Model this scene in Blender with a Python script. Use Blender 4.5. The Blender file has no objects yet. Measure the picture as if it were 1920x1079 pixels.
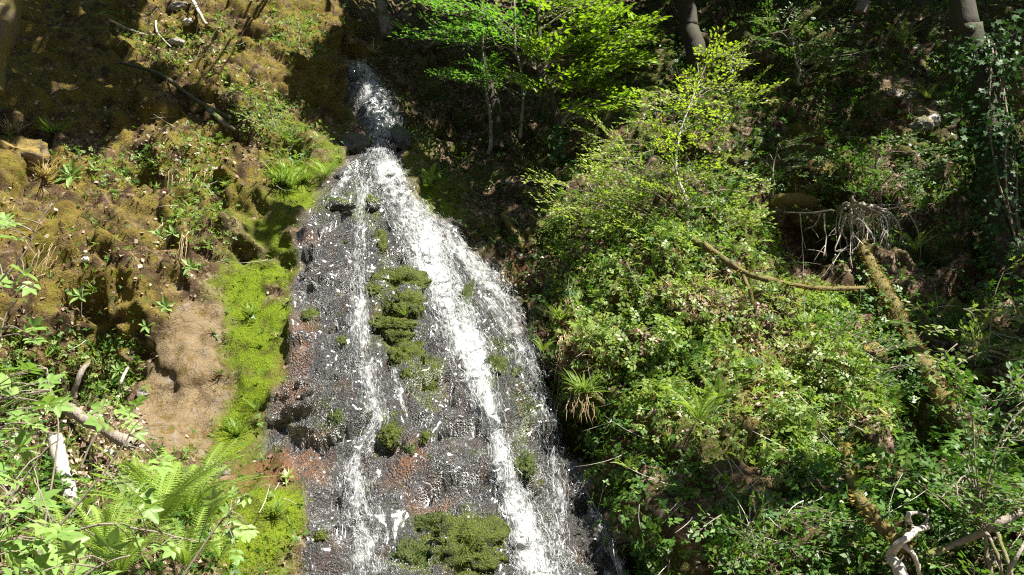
import bpy, math, random
import numpy as np
from mathutils import Vector, Matrix

random.seed(7)
rng = np.random.default_rng(7)
SC = bpy.context.scene
COL = SC.collection

# ------------------------------------------------------------------ camera, sky, sun, exposure
CAM = np.array([0.0, 0.0, 1.6])
PITCH = math.radians(12.0)
LENS = 28.0
F = 1920 * LENS / 36.0
cam_d = bpy.data.cameras.new('camera')
cam_d.lens = LENS
cam_d.sensor_width = 36
cam_d.clip_start = 0.05
cam_d.clip_end = 500
cam = bpy.data.objects.new('camera', cam_d)
cam.location = CAM
cam.rotation_euler = (math.pi / 2 + PITCH, 0, 0)
COL.objects.link(cam)
SC.camera = cam

SUN = np.array([0.44, -0.36, 0.82]); SUN /= np.linalg.norm(SUN)
world = bpy.data.worlds.new('World'); SC.world = world; world.use_nodes = True
wn = world.node_tree
bg = wn.nodes['Background']
sky = wn.nodes.new('ShaderNodeTexSky')
sky.sky_type = 'NISHITA'; sky.sun_disc = False
sky.sun_elevation = math.asin(SUN[2]); sky.sun_rotation = math.atan2(SUN[0], SUN[1])
wn.links.new(sky.outputs[0], bg.inputs[0]); bg.inputs[1].default_value = 0.05
sl = bpy.data.lights.new('sun', 'SUN'); sl.energy = 5.0; sl.angle = math.radians(0.5); sl.color = (1.0, 0.95, 0.86)
so = bpy.data.objects.new('sun', sl); so.rotation_euler = Vector(SUN).to_track_quat('Z', 'Y').to_euler(); so.location = (20, -15, 40)
COL.objects.link(so)
SC.view_settings.view_transform = 'Standard'; SC.view_settings.look = 'None'
SC.view_settings.exposure = 1.7; SC.view_settings.gamma = 1; SC.view_settings.use_curve_mapping = False
SC.render.engine = 'CYCLES'
SC.cycles.use_denoising = False; SC.cycles.pixel_filter_type = 'BLACKMAN_HARRIS'; SC.cycles.filter_width = 1.2
SC.cycles.max_bounces = 6; SC.cycles.diffuse_bounces = 3; SC.cycles.glossy_bounces = 2; SC.cycles.transmission_bounces = 4
SC.cycles.transparent_max_bounces = 16
SC.cycles.sample_clamp_indirect = 4.0

# ------------------------------------------------------------------ numeric helpers
def sstep(a, b, x):
    t = np.clip((x - a) / (b - a), 0, 1)
    return t * t * (3 - 2 * t)

def _hash(ix, iy, iz, seed):
    h = (ix.astype(np.uint32) * np.uint32(374761393) + iy.astype(np.uint32) * np.uint32(668265263)
         + iz.astype(np.uint32) * np.uint32(2147483647) + np.uint32(seed * 974711 + 13))
    h = (h ^ (h >> np.uint32(13))) * np.uint32(1274126177)
    h = (h ^ (h >> np.uint32(16))) * np.uint32(2246822519)
    h = h ^ (h >> np.uint32(15))
    return h.astype(np.float64) / 4294967295.0

def noise(p, seed=0):
    """value noise in -1..1 at points (...,3)"""
    i = np.floor(p).astype(np.int64); f = p - i
    f = f * f * f * (f * (f * 6 - 15) + 10)
    x, y, z = i[..., 0], i[..., 1], i[..., 2]
    r = 0
    for dx in (0, 1):
        wx = f[..., 0] if dx else 1 - f[..., 0]
        for dy in (0, 1):
            wy = f[..., 1] if dy else 1 - f[..., 1]
            for dz in (0, 1):
                wz = f[..., 2] if dz else 1 - f[..., 2]
                r = r + _hash(x + dx, y + dy, z + dz, seed) * wx * wy * wz
    return r * 2 - 1

def fbm(p, octv=4, seed=0, gain=0.5):
    a, r, t = 1.0, 0, 0
    for o in range(octv):
        r = r + a * noise(p * (2 ** o), seed + o * 7); t += a; a *= gain
    return r / t

def facets(p, seed=0):
    """angular blocks: every cell is a tilted plane; returns height and closeness to a crack"""
    i = np.floor(p).astype(np.int64); d1 = np.full(p.shape[:-1], 9e9); d2 = d1.copy(); h = np.zeros(p.shape[:-1])
    for dx in (-1, 0, 1):
        for dy in (-1, 0, 1):
            for dz in (-1, 0, 1):
                c = i + np.array([dx, dy, dz]); x, y, z = c[..., 0], c[..., 1], c[..., 2]
                o = [_hash(x, y, z, seed + k) for k in range(7)]
                q = p - c - np.stack(o[:3], -1); d = (q * q).sum(-1)
                hh = (o[3] - .5) + (q * (np.stack(o[4:7], -1) - .5)).sum(-1) * 1.3
                n = d < d1; d2 = np.where(n, d1, np.minimum(d2, d)); h = np.where(n, hh, h); d1 = np.where(n, d, d1)
    return h, np.sqrt(d2) - np.sqrt(d1)

cP, sP = math.cos(PITCH), math.sin(PITCH)
def ray(u, v):
    """direction with unit depth (y = 1) of a photo pixel"""
    a = (np.asarray(u, float) - 960) / F; b = (539.5 - np.asarray(v, float)) / F
    yy = cP - b * sP
    return np.stack([a / yy, np.ones_like(yy), (sP + b * cP) / yy], -1)

def PX(u, v, D):
    return CAM + ray(u, v) * np.asarray(D, float)[..., None]

def project(p):
    q = p - CAM
    w = q[..., 1] * cP + q[..., 2] * sP
    b = (-q[..., 1] * sP + q[..., 2] * cP) / np.maximum(w, 1e-3)
    a = q[..., 0] / np.maximum(w, 1e-3)
    return 960 + a * F, 539.5 - b * F

def poly_sd(u, v, poly):
    """signed distance, positive inside"""
    pts = np.array(poly, float); n = len(pts)
    ins = np.zeros(u.shape, bool); d = np.full(u.shape, 1e9)
    for i in range(n):
        x0, y0 = pts[i]; x1, y1 = pts[(i + 1) % n]
        if y0 != y1:
            c = ((y0 > v) != (y1 > v)) & (u < (x1 - x0) * (v - y0) / (y1 - y0) + x0)
            ins ^= c
        ex, ey = x1 - x0, y1 - y0; L = ex * ex + ey * ey + 1e-9
        t = np.clip(((u - x0) * ex + (v - y0) * ey) / L, 0, 1)
        d = np.minimum(d, np.hypot(u - x0 - t * ex, v - y0 - t * ey))
    return np.where(ins, d, -d)

# ------------------------------------------------------------------ hillside surface y(x, z)
CTL = [  # photo pixel -> distance from the viewer along the ground
 # wet slab
 (900,1079,7.4),(700,1079,7.3),(600,1079,7.3),(1100,1079,7.6),(800,980,7.9),(950,960,8.0),(650,900,8.3),(1000,850,8.7),(800,850,8.7),
 (600,800,8.9),(760,720,9.3),(900,720,9.5),(1000,700,9.8),(560,700,9.4),(650,600,10.0),(800,600,10.3),(930,590,10.6),(600,500,10.6),(740,480,11.0),(850,480,11.2),
 (590,410,11.3),(680,400,11.7),(780,400,11.8),(640,345,12.4),(720,320,12.9),(690,300,13.3),(725,285,13.9),(715,250,14.6),(700,190,15.5),(675,130,16.6),(665,100,18.0),
 # moss mound beside the top of the slab, and the dark wall behind it
 (560,320,11.9),(620,300,12.4),(520,370,11.4),(620,250,14.2),(580,180,14.6),(640,200,15.4),(540,270,13.0),
 # moss strip, brown rock, lower left
 (480,480,10.8),(540,560,10.4),(450,600,10.2),(520,660,9.7),(470,760,9.3),(430,840,8.9),(350,600,10.0),(330,700,9.5),(270,780,9.1),(340,800,9.0),
 (500,862,8.8),(590,870,8.6),(480,905,7.9),(420,960,7.6),(540,960,7.7),(480,1060,7.2),(390,890,7.8),
 (170,790,8.7),(100,850,8.2),(220,870,7.8),(300,950,6.9),(100,1000,6.4),(0,1000,6.0),(300,1079,6.2),(0,1079,5.6),(0,850,7.2),
 # left bank
 (150,650,9.8),(50,640,9.4),(250,560,10.1),(150,500,10.3),(40,480,10.0),(300,450,10.7),(400,420,11.2),(100,380,11.0),(250,330,11.8),(400,300,12.2),
 (30,300,11.0),(120,230,12.4),(250,200,13.2),(400,180,13.8),(480,240,13.4),(50,120,13.6),(200,80,15.0),(330,60,15.6),(450,80,15.6),(550,70,16.2),(620,110,16.4),(400,0,17.4),(560,10,18.5),(150,0,16.5),(0,0,15.5),
 (650,60,19),(720,40,21),(640,0,22),
 # gully behind
 (790,300,14.6),(770,200,17),(760,130,18.5),(800,370,13.0),(870,420,12.4),(950,500,11.9),(1000,600,11.1),(1040,720,10.3),(1090,830,9.5),(1150,950,8.7),(1200,1060,8.0),
 (850,300,16),(950,350,14.5),(950,220,18),(850,120,20),(1000,120,20.5),(900,20,24),(1100,20,23),(1050,250,16.5),(1000,430,12.9),
 # right bank
 (1040,560,10.9),(1060,620,10.0),(1090,730,9.2),(1150,840,8.5),(1210,950,7.8),(1260,1060,7.1),(1080,480,11.2),(1060,400,12.6),(1150,420,11.9),(1150,600,9.9),(1200,740,9.0),(1300,880,7.9),
 (1250,500,10.8),(1300,650,9.4),(1400,800,8.2),(1400,980,7.1),(1300,400,12.0),(1200,330,14.0),(1300,280,14.6),(1420,480,11.2),(1450,640,9.6),(1550,720,9.0),(1600,850,8.0),(1600,1000,6.9),(1500,1079,6.4),
 (1480,400,12.4),(1520,470,12.8),(1500,540,11.6),(1600,560,11.0),(1600,420,12.2),(1660,620,10.4),(1600,660,9.9),(1720,760,9.2),(1780,860,8.1),(1760,1000,6.8),(1900,1000,6.2),(1900,820,7.8),(1850,640,9.8),(1820,500,11.4),(1700,500,11.6),
 (1440,220,14.6),(1560,280,13.8),(1650,200,14.4),(1560,120,15.6),(1700,280,14.0),(1750,380,12.9),(1880,380,12.4),(1880,200,14.6),(1780,130,16),(1400,100,17.2),(1280,180,17.5),(1280,60,20),(1400,0,20),(1600,20,18.5),(1800,20,18.5),(1919,20,17.5),
]
def tps_fit(xz, y, lam=0.004):
    n = len(y)
    d2 = ((xz[:, None] - xz[None]) ** 2).sum(-1)
    K = 0.5 * d2 * np.log(d2 + 1e-12) + lam * np.eye(n)
    Pm = np.c_[np.ones(n), xz]
    A = np.zeros((n + 3, n + 3)); A[:n, :n] = K; A[:n, n:] = Pm; A[n:, :n] = Pm.T
    return np.linalg.solve(A, np.r_[y, 0, 0, 0])
def tps_eval(q, xz, w):
    out = np.zeros(len(q)); n = len(xz)
    for s in range(0, len(q), 40000):
        qq = q[s:s + 40000]
        d2 = ((qq[:, None] - xz[None]) ** 2).sum(-1)
        out[s:s + 40000] = (0.5 * d2 * np.log(d2 + 1e-12)) @ w[:n] + w[n] + qq @ w[n + 1:]
    return out
ctl = np.array(CTL, float)
cp = PX(ctl[:, 0], ctl[:, 1], ctl[:, 2])
extra = []
for xx in (-40, -24, -15, -9):   # the hill goes on past the frame
    for zz in (-1.5, 4, 10, 18, 30):
        extra.append((xx, 5.0 + 0.95 * zz + (2.0 if xx < -20 else 0) + (3 if zz > 15 else 0), zz))
for xx in (9.5, 15, 24, 40):
    for zz in (-1.5, 4, 10, 18, 30):
        extra.append((xx, 5.2 + 1.0 * zz + (3 if zz > 15 else 0), zz))
for xx in (-4, 0, 4):
    extra.append((xx, 5.8, -1.5)); extra.append((xx, 38, 28))
extra = [e for e in extra if not (abs(e[0]) < 10 and 0 < e[2] < 14)]
cp = np.vstack([cp, np.array(extra)])
cxz = np.stack([cp[:, 0], cp[:, 2]], -1)
tw = tps_fit(cxz, cp[:, 1])

def axis(lo, a, b, hi, step, grow=1.12):
    mid = list(np.arange(a, b, step)); s = step; x = mid[-1]; up = []
    while x < hi: s *= grow; x += s; up.append(x)
    s = step; x = a; dn = []
    while x > lo: s *= grow; x -= s; dn.append(x)
    return np.array(dn[::-1] + mid + up)
gx = axis(-40, -8.2, 9.2, 40, 0.036)
gz = axis(-1.5, 0.1, 12.5, 30, 0.036)
GX, GZ = np.meshgrid(gx, gz)
NZ, NX = GX.shape
GY = tps_eval(np.stack([GX.ravel(), GZ.ravel()], -1), cxz, tw).reshape(NZ, NX)
G = np.stack([GX, GY, GZ], -1)

def grid_normals(G):
    dx = np.gradient(G, axis=1); dz = np.gradient(G, axis=0)
    n = np.cross(dx, dz)   # x cross z = -y : toward the viewer
    return n / (np.linalg.norm(n, axis=-1, keepdims=True) + 1e-9)

# zones drawn on the slope (soft edged, irregular)
U0, V0 = project(G)
wob = np.stack([fbm(G * 1.7, 3, 11), fbm(G * 1.7, 3, 12)], -1) * 38
wob += np.stack([noise(G * 9, 13), noise(G * 9, 14)], -1) * 9
U, V = U0 + wob[..., 0], V0 + wob[..., 1]
U1, V1 = U0 + wob[..., 0] * .4, V0 + wob[..., 1] * .4
def zone(polys, w=14, exact=False):
    r = np.zeros(GX.shape)
    for p in polys:
        r = np.maximum(r, sstep(-w, w, poly_sd(U1 if exact else U, V1 if exact else V, p)))
    return r
SLAB = [[(655,300),(735,300),(775,375),(860,445),(950,545),(1005,680),(1065,830),(1130,950),(1190,1085),(1230,1180),(560,1180),(572,1000),(565,900),(505,850),(512,760),(538,690),(548,600),(548,490),(568,405),(612,350)],
        [(650,118),(700,128),(755,235),(740,300),(690,302),(680,250),(655,190)]]
GREEN = [[(400,490),(470,466),(535,495),(545,560),(543,690),(500,800),(470,860),(405,850),(415,700),(445,610),(395,540)],
         [(505,290),(640,285),(645,335),(600,375),(560,392),(505,375)],
         [(370,905),(560,890),(572,960),(560,1040),(540,1100),(380,1100)],
         [(470,385),(565,385),(545,490),(480,475)],
         [(1095,895),(1150,905),(1165,980),(1110,960)], [(755,290),(800,300),(880,380),(860,420),(790,370)]]
ROCK = [[(345,565),(400,560),(418,600),(405,700),(410,790),(370,835),(245,820),(255,720),(300,630)], [(1655,145),(1700,150),(1770,230),(1720,250)], [(365,855),(430,860),(425,885),(370,905)]]
RUST = [[(545,590),(600,590),(590,640),(560,760),(530,790)], [(440,862),(620,850),(615,895),(440,900)], [(740,860),(800,850),(790,900),(745,900)], [(790,930),(860,935),(850,965),(790,960)], [(560,425),(610,445),(560,470)], [(960,470),(1000,490),(960,560),(930,520)]]
OCHRE = [[(-200,-100),(700,-100),(690,110),(640,260),(520,300),(480,400),(400,480),(350,560),(230,700),(-200,680)], [(380,0),(620,40),(640,120),(540,150),(420,100)],
         [(1250,640),(1420,800),(1560,860),(1500,700),(1420,620)], [(1450,200),(1580,240),(1600,330),(1480,350)], [(200,850),(420,810),(400,850),(210,910)], [(1030,580),(1110,640),(1130,700),(1060,690)]]
SMOSS = [[(705,500),(765,498),(800,590),(785,650),(822,700),(815,775),(775,750),(745,670),(690,610),(690,540)], [(770,955),(900,955),(965,1085),(735,1085)], [(712,785),(750,785),(750,835),(715,835)], [(912,655),(950,655),(948,725),(915,725)], [(968,735),(1002,735),(1000,900),(970,890)], [(565,570),(600,570),(600,620),(570,620)], [(855,530),(885,530),(880,610),(860,610)], [(600,365),(700,355),(720,420),(700,480),(690,400),(600,395)], [(610,770),(650,770),(650,830),(610,820)]]
zs = zone(SLAB, 12, True); zm = zone(SMOSS, 22); zg = zone(GREEN, 30) ; zr = zone(ROCK, 40); zo = zone(RUST, 26); zc = zone(OCHRE, 30)
GULLY = zone([[(740,100),(1180,60),(1180,240),(1060,380),(1000,520),(1050,640),(1100,800),(1180,1000),(1200,1079),(1150,1079),(1010,700),(960,570),(860,440),(780,360),(740,270)]], 30)
zg = zg * sstep(-.55, -.08, fbm(G * 1.9, 4, 15, .6) + (zg - .6) * .5)
zr = zr * (1 - zs); zg = np.maximum(zg * (1 - zs), 0)

# relief
NRM = grid_normals(G)
q = G.copy()
big = fbm(q * 0.9, 3, 21) * 0.22
lump = np.abs(fbm(q * np.array([2.6, 2.6, 3.2]), 3, 22)) * 0.34 - 0.08
strata = np.abs(noise(np.stack([q[..., 0] * 1.1 + q[..., 2] * .6, q[..., 1] * .7, q[..., 2] * 5.5 - q[..., 0] * 1.6], -1), 24)) * 0.22
fine = fbm(q * 6, 4, 25, .6) * 0.085
soft = np.clip(zr + zg, 0, 1)
zz = q[..., 2] + .35 * q[..., 0] * np.sign(q[..., 0] + 1.5) * -.4 + fbm(q * .8, 3, 26) * .9
fr = zz * .95 - np.floor(zz * .95)
ledge = (sstep(0, .75, fr) * (1 - sstep(.86, 1.0, fr)) - .4) * .50 * sstep(-.25, .35, fbm(q * .55, 2, 27))
fr2 = zz * 2.3 + .37 - np.floor(zz * 2.3 + .37)
ledge += (sstep(0, .7, fr2) * (1 - sstep(.85, 1.0, fr2)) - .4) * .20 * sstep(-.2, .3, fbm(q * 1.1, 2, 28))
d_bank = ledge * (1 - soft) + big + lump * (1 - .75 * soft) + strata * (1 - soft) * 0.7 + fine * (1 - .45 * soft)
flow = np.stack([q[..., 0] * 2.4, q[..., 1] * 2.0, q[..., 2] * 2.0], -1)
d_slab = fbm(flow, 4, 31, .55) * 0.13 + np.abs(noise(np.stack([q[..., 0] * 2.2 + q[..., 2], q[..., 1] * 2, q[..., 2] * 7], -1), 33)) * 0.10 + noise(q * 13, 34) * 0.022 + noise(q * 25, 35) * 0.012
inview = sstep(-14, -9, GX) * (1 - sstep(10, 15, GX))
wq = q + np.stack([fbm(q * 1.5, 3, 43 + k) for k in range(3)], -1) * .25
tl = np.stack([wq[..., 0] * 1.0, wq[..., 1], wq[..., 2] + .35 * wq[..., 0]], -1)
f1, e1 = facets(tl * np.array([1.0, .85, 1.5]), 201); f2, e2 = facets(tl * np.array([2.7, 2.2, 3.8]), 211)
f3, e3 = facets(np.stack([wq[..., 0] * 1.5 + wq[..., 2] * .3, wq[..., 1], wq[..., 2] * 2.2 - wq[..., 0] * .5], -1), 221); f4, e4 = facets(wq * np.array([5, 4, 6]), 231)
craggy = (1 - .88 * zg) * (1 - zs)
d_bank = d_bank * (.62 - .4 * zr) * (1 - .6 * zg) + craggy * (f1 * .36 + f2 * .13 - .10 * (1 - sstep(0, .22, e1)) - .05 * (1 - sstep(0, .2, e2))) * (1 - .93 * zr)
d_slab = d_slab * .95 + f3 * .19 + f4 * .045 - .05 * (1 - sstep(0, .12, e3))
d_bank = d_bank + zr * (f4 * .055 + f3 * .08 - .03 * (1 - sstep(0, .12, e3))) + zr * (np.abs(fbm(q * np.array([2., 2, 3]), 4, 37, .6)) * .07 - .02)
for _ in range(1):
    d_bank[1:-1] = (d_bank[:-2] + 2 * d_bank[1:-1] + d_bank[2:]) / 4; d_bank[:, 1:-1] = (d_bank[:, :-2] + 2 * d_bank[:, 1:-1] + d_bank[:, 2:]) / 4
d_bank = d_bank + fbm(q * 7, 3, 29, .6) * .075 * (1 - zr) * (1 - .6 * zg)
disp = d_bank * (1 - zs) + d_slab * zs
G = G + NRM * (disp * (0.35 + .65 * inview))[..., None]
NRM = grid_normals(G)
UU, VV = project(G)

# nearest-surface lookup per photo pixel (8 px cells)
CELL = 6
LW, LH = 1920 // CELL + 60, 1080 // CELL + 60
lut = np.full((LH, LW), -1, np.int64)
iu = np.floor(UU / CELL).astype(int) + 30; iv = np.floor(VV / CELL).astype(int) + 30
ok = (iu >= 0) & (iu < LW) & (iv >= 0) & (iv < LH) & (G[..., 1] > 1)
idx = np.where(ok.ravel())[0]
idx = idx[np.argsort(-G[..., 1].ravel()[idx])]
lut[iv.ravel()[idx], iu.ravel()[idx]] = idx
Gf, Nf = G.reshape(-1, 3), NRM.reshape(-1, 3)
def at(u, v):
    i, j = int(v // CELL) + 30, int(u // CELL) + 30
    i = min(max(i, 0), LH - 1); j = min(max(j, 0), LW - 1)
    for r in range(0, 12):
        sub = lut[max(0, i - r):i + r + 1, max(0, j - r):j + r + 1]
        if (sub >= 0).any():
            k = sub[sub >= 0]
            k = k[np.argmin(Gf[k, 1])] if r else k[0]
            D = Gf[k, 1]
            p = PX(u, v, np.array(D)) if r < 2 else Gf[k]
            return np.array(p), Nf[k]
    return PX(u, v, np.array(12.0)), np.array([0, -1, 0.5])

# ------------------------------------------------------------------ mesh helpers
def mesh_np(name, V, Fc, mat, rnd=None, smooth=False):
    me = bpy.data.meshes.new(name)
    V = np.ascontiguousarray(V, np.float32); Fc = np.ascontiguousarray(Fc, np.int32)
    k = Fc.shape[1]
    me.vertices.add(len(V)); me.vertices.foreach_set('co', V.ravel())
    me.loops.add(Fc.size); me.loops.foreach_set('vertex_index', Fc.ravel())
    me.polygons.add(len(Fc)); me.polygons.foreach_set('loop_start', np.arange(0, Fc.size, k, dtype=np.int32))
    if smooth: me.polygons.foreach_set('use_smooth', np.ones(len(Fc), bool))
    me.update(calc_edges=True)
    if rnd is not None:
        a = me.attributes.new('rnd', 'FLOAT', 'POINT'); a.data.foreach_set('value', np.ascontiguousarray(rnd, np.float32))
    if mat is not None: me.materials.append(mat)
    return me

def link(name, me, parent=None, loc=None):
    o = bpy.data.objects.new(name, me)
    COL.objects.link(o)
    if parent is not None: o.parent = parent
    if loc is not None: o.location = loc
    return o

def tag(o, label=None, cat=None, group=None, kind=None):
    for k, v in (('label', label), ('category', cat), ('group', group), ('kind', kind)):
        if v: o[k] = v
    return o

def thing(name, loc, label, cat, group=None):
    o = bpy.data.objects.new(name, None); o.empty_display_size = 0.1
    COL.objects.link(o); o.location = loc
    return tag(o, label, cat, group)

class MB:
    """collects quads (degenerate quads allowed) then makes one mesh"""
    def __init__(s): s.v, s.f, s.r, s.n = [], [], [], 0
    def add(s, V, Fc, r=None):
        V = np.asarray(V, float); Fc = np.asarray(Fc, int)
        s.v.append(V); s.f.append(Fc + s.n); s.n += len(V)
        s.r.append(np.full(len(V), random.random() if r is None else r))
    def tube(s, pts, rad, sides=7, jit=0.0, r=None):
        pts = np.asarray(pts, float); rad = np.broadcast_to(np.asarray(rad, float), (len(pts),))
        n = len(pts); t = np.gradient(pts, axis=0); t /= np.linalg.norm(t, axis=1, keepdims=True) + 1e-9
        ref = np.array([0.31, 0.9, 0.2]); V = []
        for i in range(n):
            a = np.cross(t[i], ref); a /= np.linalg.norm(a) + 1e-9; b = np.cross(t[i], a)
            th = np.arange(sides) * 2 * math.pi / sides
            rr = rad[i] * (1 + jit * rng.normal(size=sides))
            V.append(pts[i] + (np.cos(th) * rr)[:, None] * a + (np.sin(th) * rr)[:, None] * b)
        V = np.concatenate(V)
        Fc = [(i * sides + k, i * sides + (k + 1) % sides, (i + 1) * sides + (k + 1) % sides, (i + 1) * sides + k) for i in range(n - 1) for k in range(sides)]
        V = np.vstack([V, pts[0], pts[-1]]); c0, c1 = len(V) - 2, len(V) - 1
        for k in range(0, sides, 2):
            Fc.append((c0, (k + 2) % sides if k + 2 <= sides else 0, (k + 1) % sides, k) if sides % 2 == 0 else (c0, (k + 1) % sides, k, k))
            e = (n - 1) * sides
            Fc.append((c1, e + k, e + (k + 1) % sides, e + (k + 2) % sides) if sides % 2 == 0 else (c1, e + k, e + (k + 1) % sides, e + (k + 1) % sides))
        s.add(V, Fc, r)
    def mesh(s, name, mat, smooth=True):
        return mesh_np(name, np.concatenate(s.v), np.concatenate(s.f), mat, np.concatenate(s.r), smooth)

# ------------------------------------------------------------------ materials
class NT:
    def __init__(s, name):
        s.m = bpy.data.materials.new(name); s.m.use_nodes = True; s.t = s.m.node_tree
        s.t.nodes.clear(); s.out = s.t.nodes.new('ShaderNodeOutputMaterial')
    def n(s, typ, **kw):
        nd = s.t.nodes.new('ShaderNode' + typ)
        for k, v in kw.items(): setattr(nd, k, v)
        return nd
    def set(s, sock, v):
        if isinstance(v, bpy.types.NodeSocket): s.t.links.new(v, sock)
        elif v is not None:
            if isinstance(v, (tuple, list)) and len(v) == 3 and sock.type == 'RGBA': v = (*v, 1)
            sock.default_value = v
    def pos(s): return s.n('NewGeometry').outputs['Position']
    def noise(s, vec, scale, detail=3, rough=.55, dist=0.):
        nd = s.n('TexNoise'); s.set(nd.inputs['Vector'], vec); nd.inputs['Scale'].default_value = scale
        nd.inputs['Detail'].default_value = detail; nd.inputs['Roughness'].default_value = rough; nd.inputs['Distortion'].default_value = dist
        return nd.outputs['Fac']
    def vor(s, vec, scale, out='Distance'):
        nd = s.n('TexVoronoi'); s.set(nd.inputs['Vector'], vec); nd.inputs['Scale'].default_value = scale
        return nd.outputs[out]
    def map(s, vec, sc=(1, 1, 1), rot=(0, 0, 0)):
        nd = s.n('Mapping'); s.set(nd.inputs['Vector'], vec); nd.inputs['Scale'].default_value = sc; nd.inputs['Rotation'].default_value = rot
        return nd.outputs[0]
    def ramp(s, f, a, b):
        nd = s.n('MapRange', interpolation_type='SMOOTHSTEP'); s.set(nd.inputs[0], f)
        nd.inputs[1].default_value = a; nd.inputs[2].default_value = b
        return nd.outputs[0]
    def math(s, op, a, b=0.0):
        nd = s.n('Math', operation=op); s.set(nd.inputs[0], a); s.set(nd.inputs[1], b); return nd.outputs[0]
    def mix(s, f, a, b):
        nd = s.n('Mix', data_type='RGBA'); s.set(nd.inputs[0], f); s.set(nd.inputs[6], a); s.set(nd.inputs[7], b); return nd.outputs[2]
    def bump(s, h, strength=.5, dist=.02, normal=None):
        nd = s.n('Bump'); s.set(nd.inputs['Strength'], strength); nd.inputs['Distance'].default_value = dist
        s.set(nd.inputs['Height'], h)
        if normal is not None: s.set(nd.inputs['Normal'], normal)
        return nd.outputs[0]
    def attr(s, name, out='Fac'): return s.n('Attribute', attribute_name=name).outputs[out]
    def sep(s, c):
        nd = s.n('SeparateColor'); s.set(nd.inputs[0], c); return nd.outputs
    def principled(s, **kw):
        nd = s.n('BsdfPrincipled')
        for k, v in kw.items(): s.set(nd.inputs[k.replace('_', ' ')], v)
        return nd
    def done(s, sh): s.t.links.new(sh, s.out.inputs[0]); return s.m

def leaf_mat(name, c0, c1, c2=None, trans=.45, rough=.45, tint=(1.15, 1.25, .55)):
    """leaf: colour differs from leaf to leaf; light passes through"""
    t = NT(name)
    r = t.attr('rnd'); oi = t.n('ObjectInfo').outputs['Random']
    rr = t.math('FRACT', t.math('ADD', r, oi))
    c = t.mix(rr, c0, c1)
    if c2: c = t.mix(t.ramp(rr, .8, 1.0), c, c2)
    p = t.principled(Base_Color=c, Roughness=rough)
    p.inputs['Specular IOR Level'].default_value = .15 if name == 'ivy_leaf' else .35
    tr = t.n('BsdfTranslucent'); tc = t.n('Mix', data_type='RGBA', blend_type='MULTIPLY'); tc.inputs[0].default_value = 1
    t.set(tc.inputs[6], c); tc.inputs[7].default_value = (*[x * 1.0 for x in tint], 1); t.set(tr.inputs[0], tc.outputs[2])
    mx = t.n('MixShader'); mx.inputs[0].default_value = trans
    t.t.links.new(p.outputs[0], mx.inputs[1]); t.t.links.new(tr.outputs[0], mx.inputs[2])
    return t.done(mx.outputs[0])

def bark_mat(name, c0, c1, moss=None, moss_amt=.5, scale=18, bump=.6):
    t = NT(name); p = t.pos()
    n1 = t.noise(t.map(p, (1, 1, .35)), scale, 4, .65); n2 = t.noise(p, 3.0, 3); n3 = t.noise(p, 70, 2)
    c = t.mix(n1, c0, c1)
    if moss:
        nz = t.sep(t.n('NewGeometry').outputs['Normal'])[2]
        f = t.ramp(t.math('ADD', n2, t.math('MULTIPLY', nz, .18)), .62 - moss_amt * .4, .74 - moss_amt * .4)
        mc = t.mix(n3, tuple(x * .6 for x in moss), tuple(x * 1.4 for x in moss))
        c = t.mix(f, c, mc)
    h = t.math('ADD', n1, t.math('MULTIPLY', n3, .4))
    return t.done(t.principled(Base_Color=c, Roughness=.85, Normal=t.bump(h, bump, .02)).outputs[0])

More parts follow.
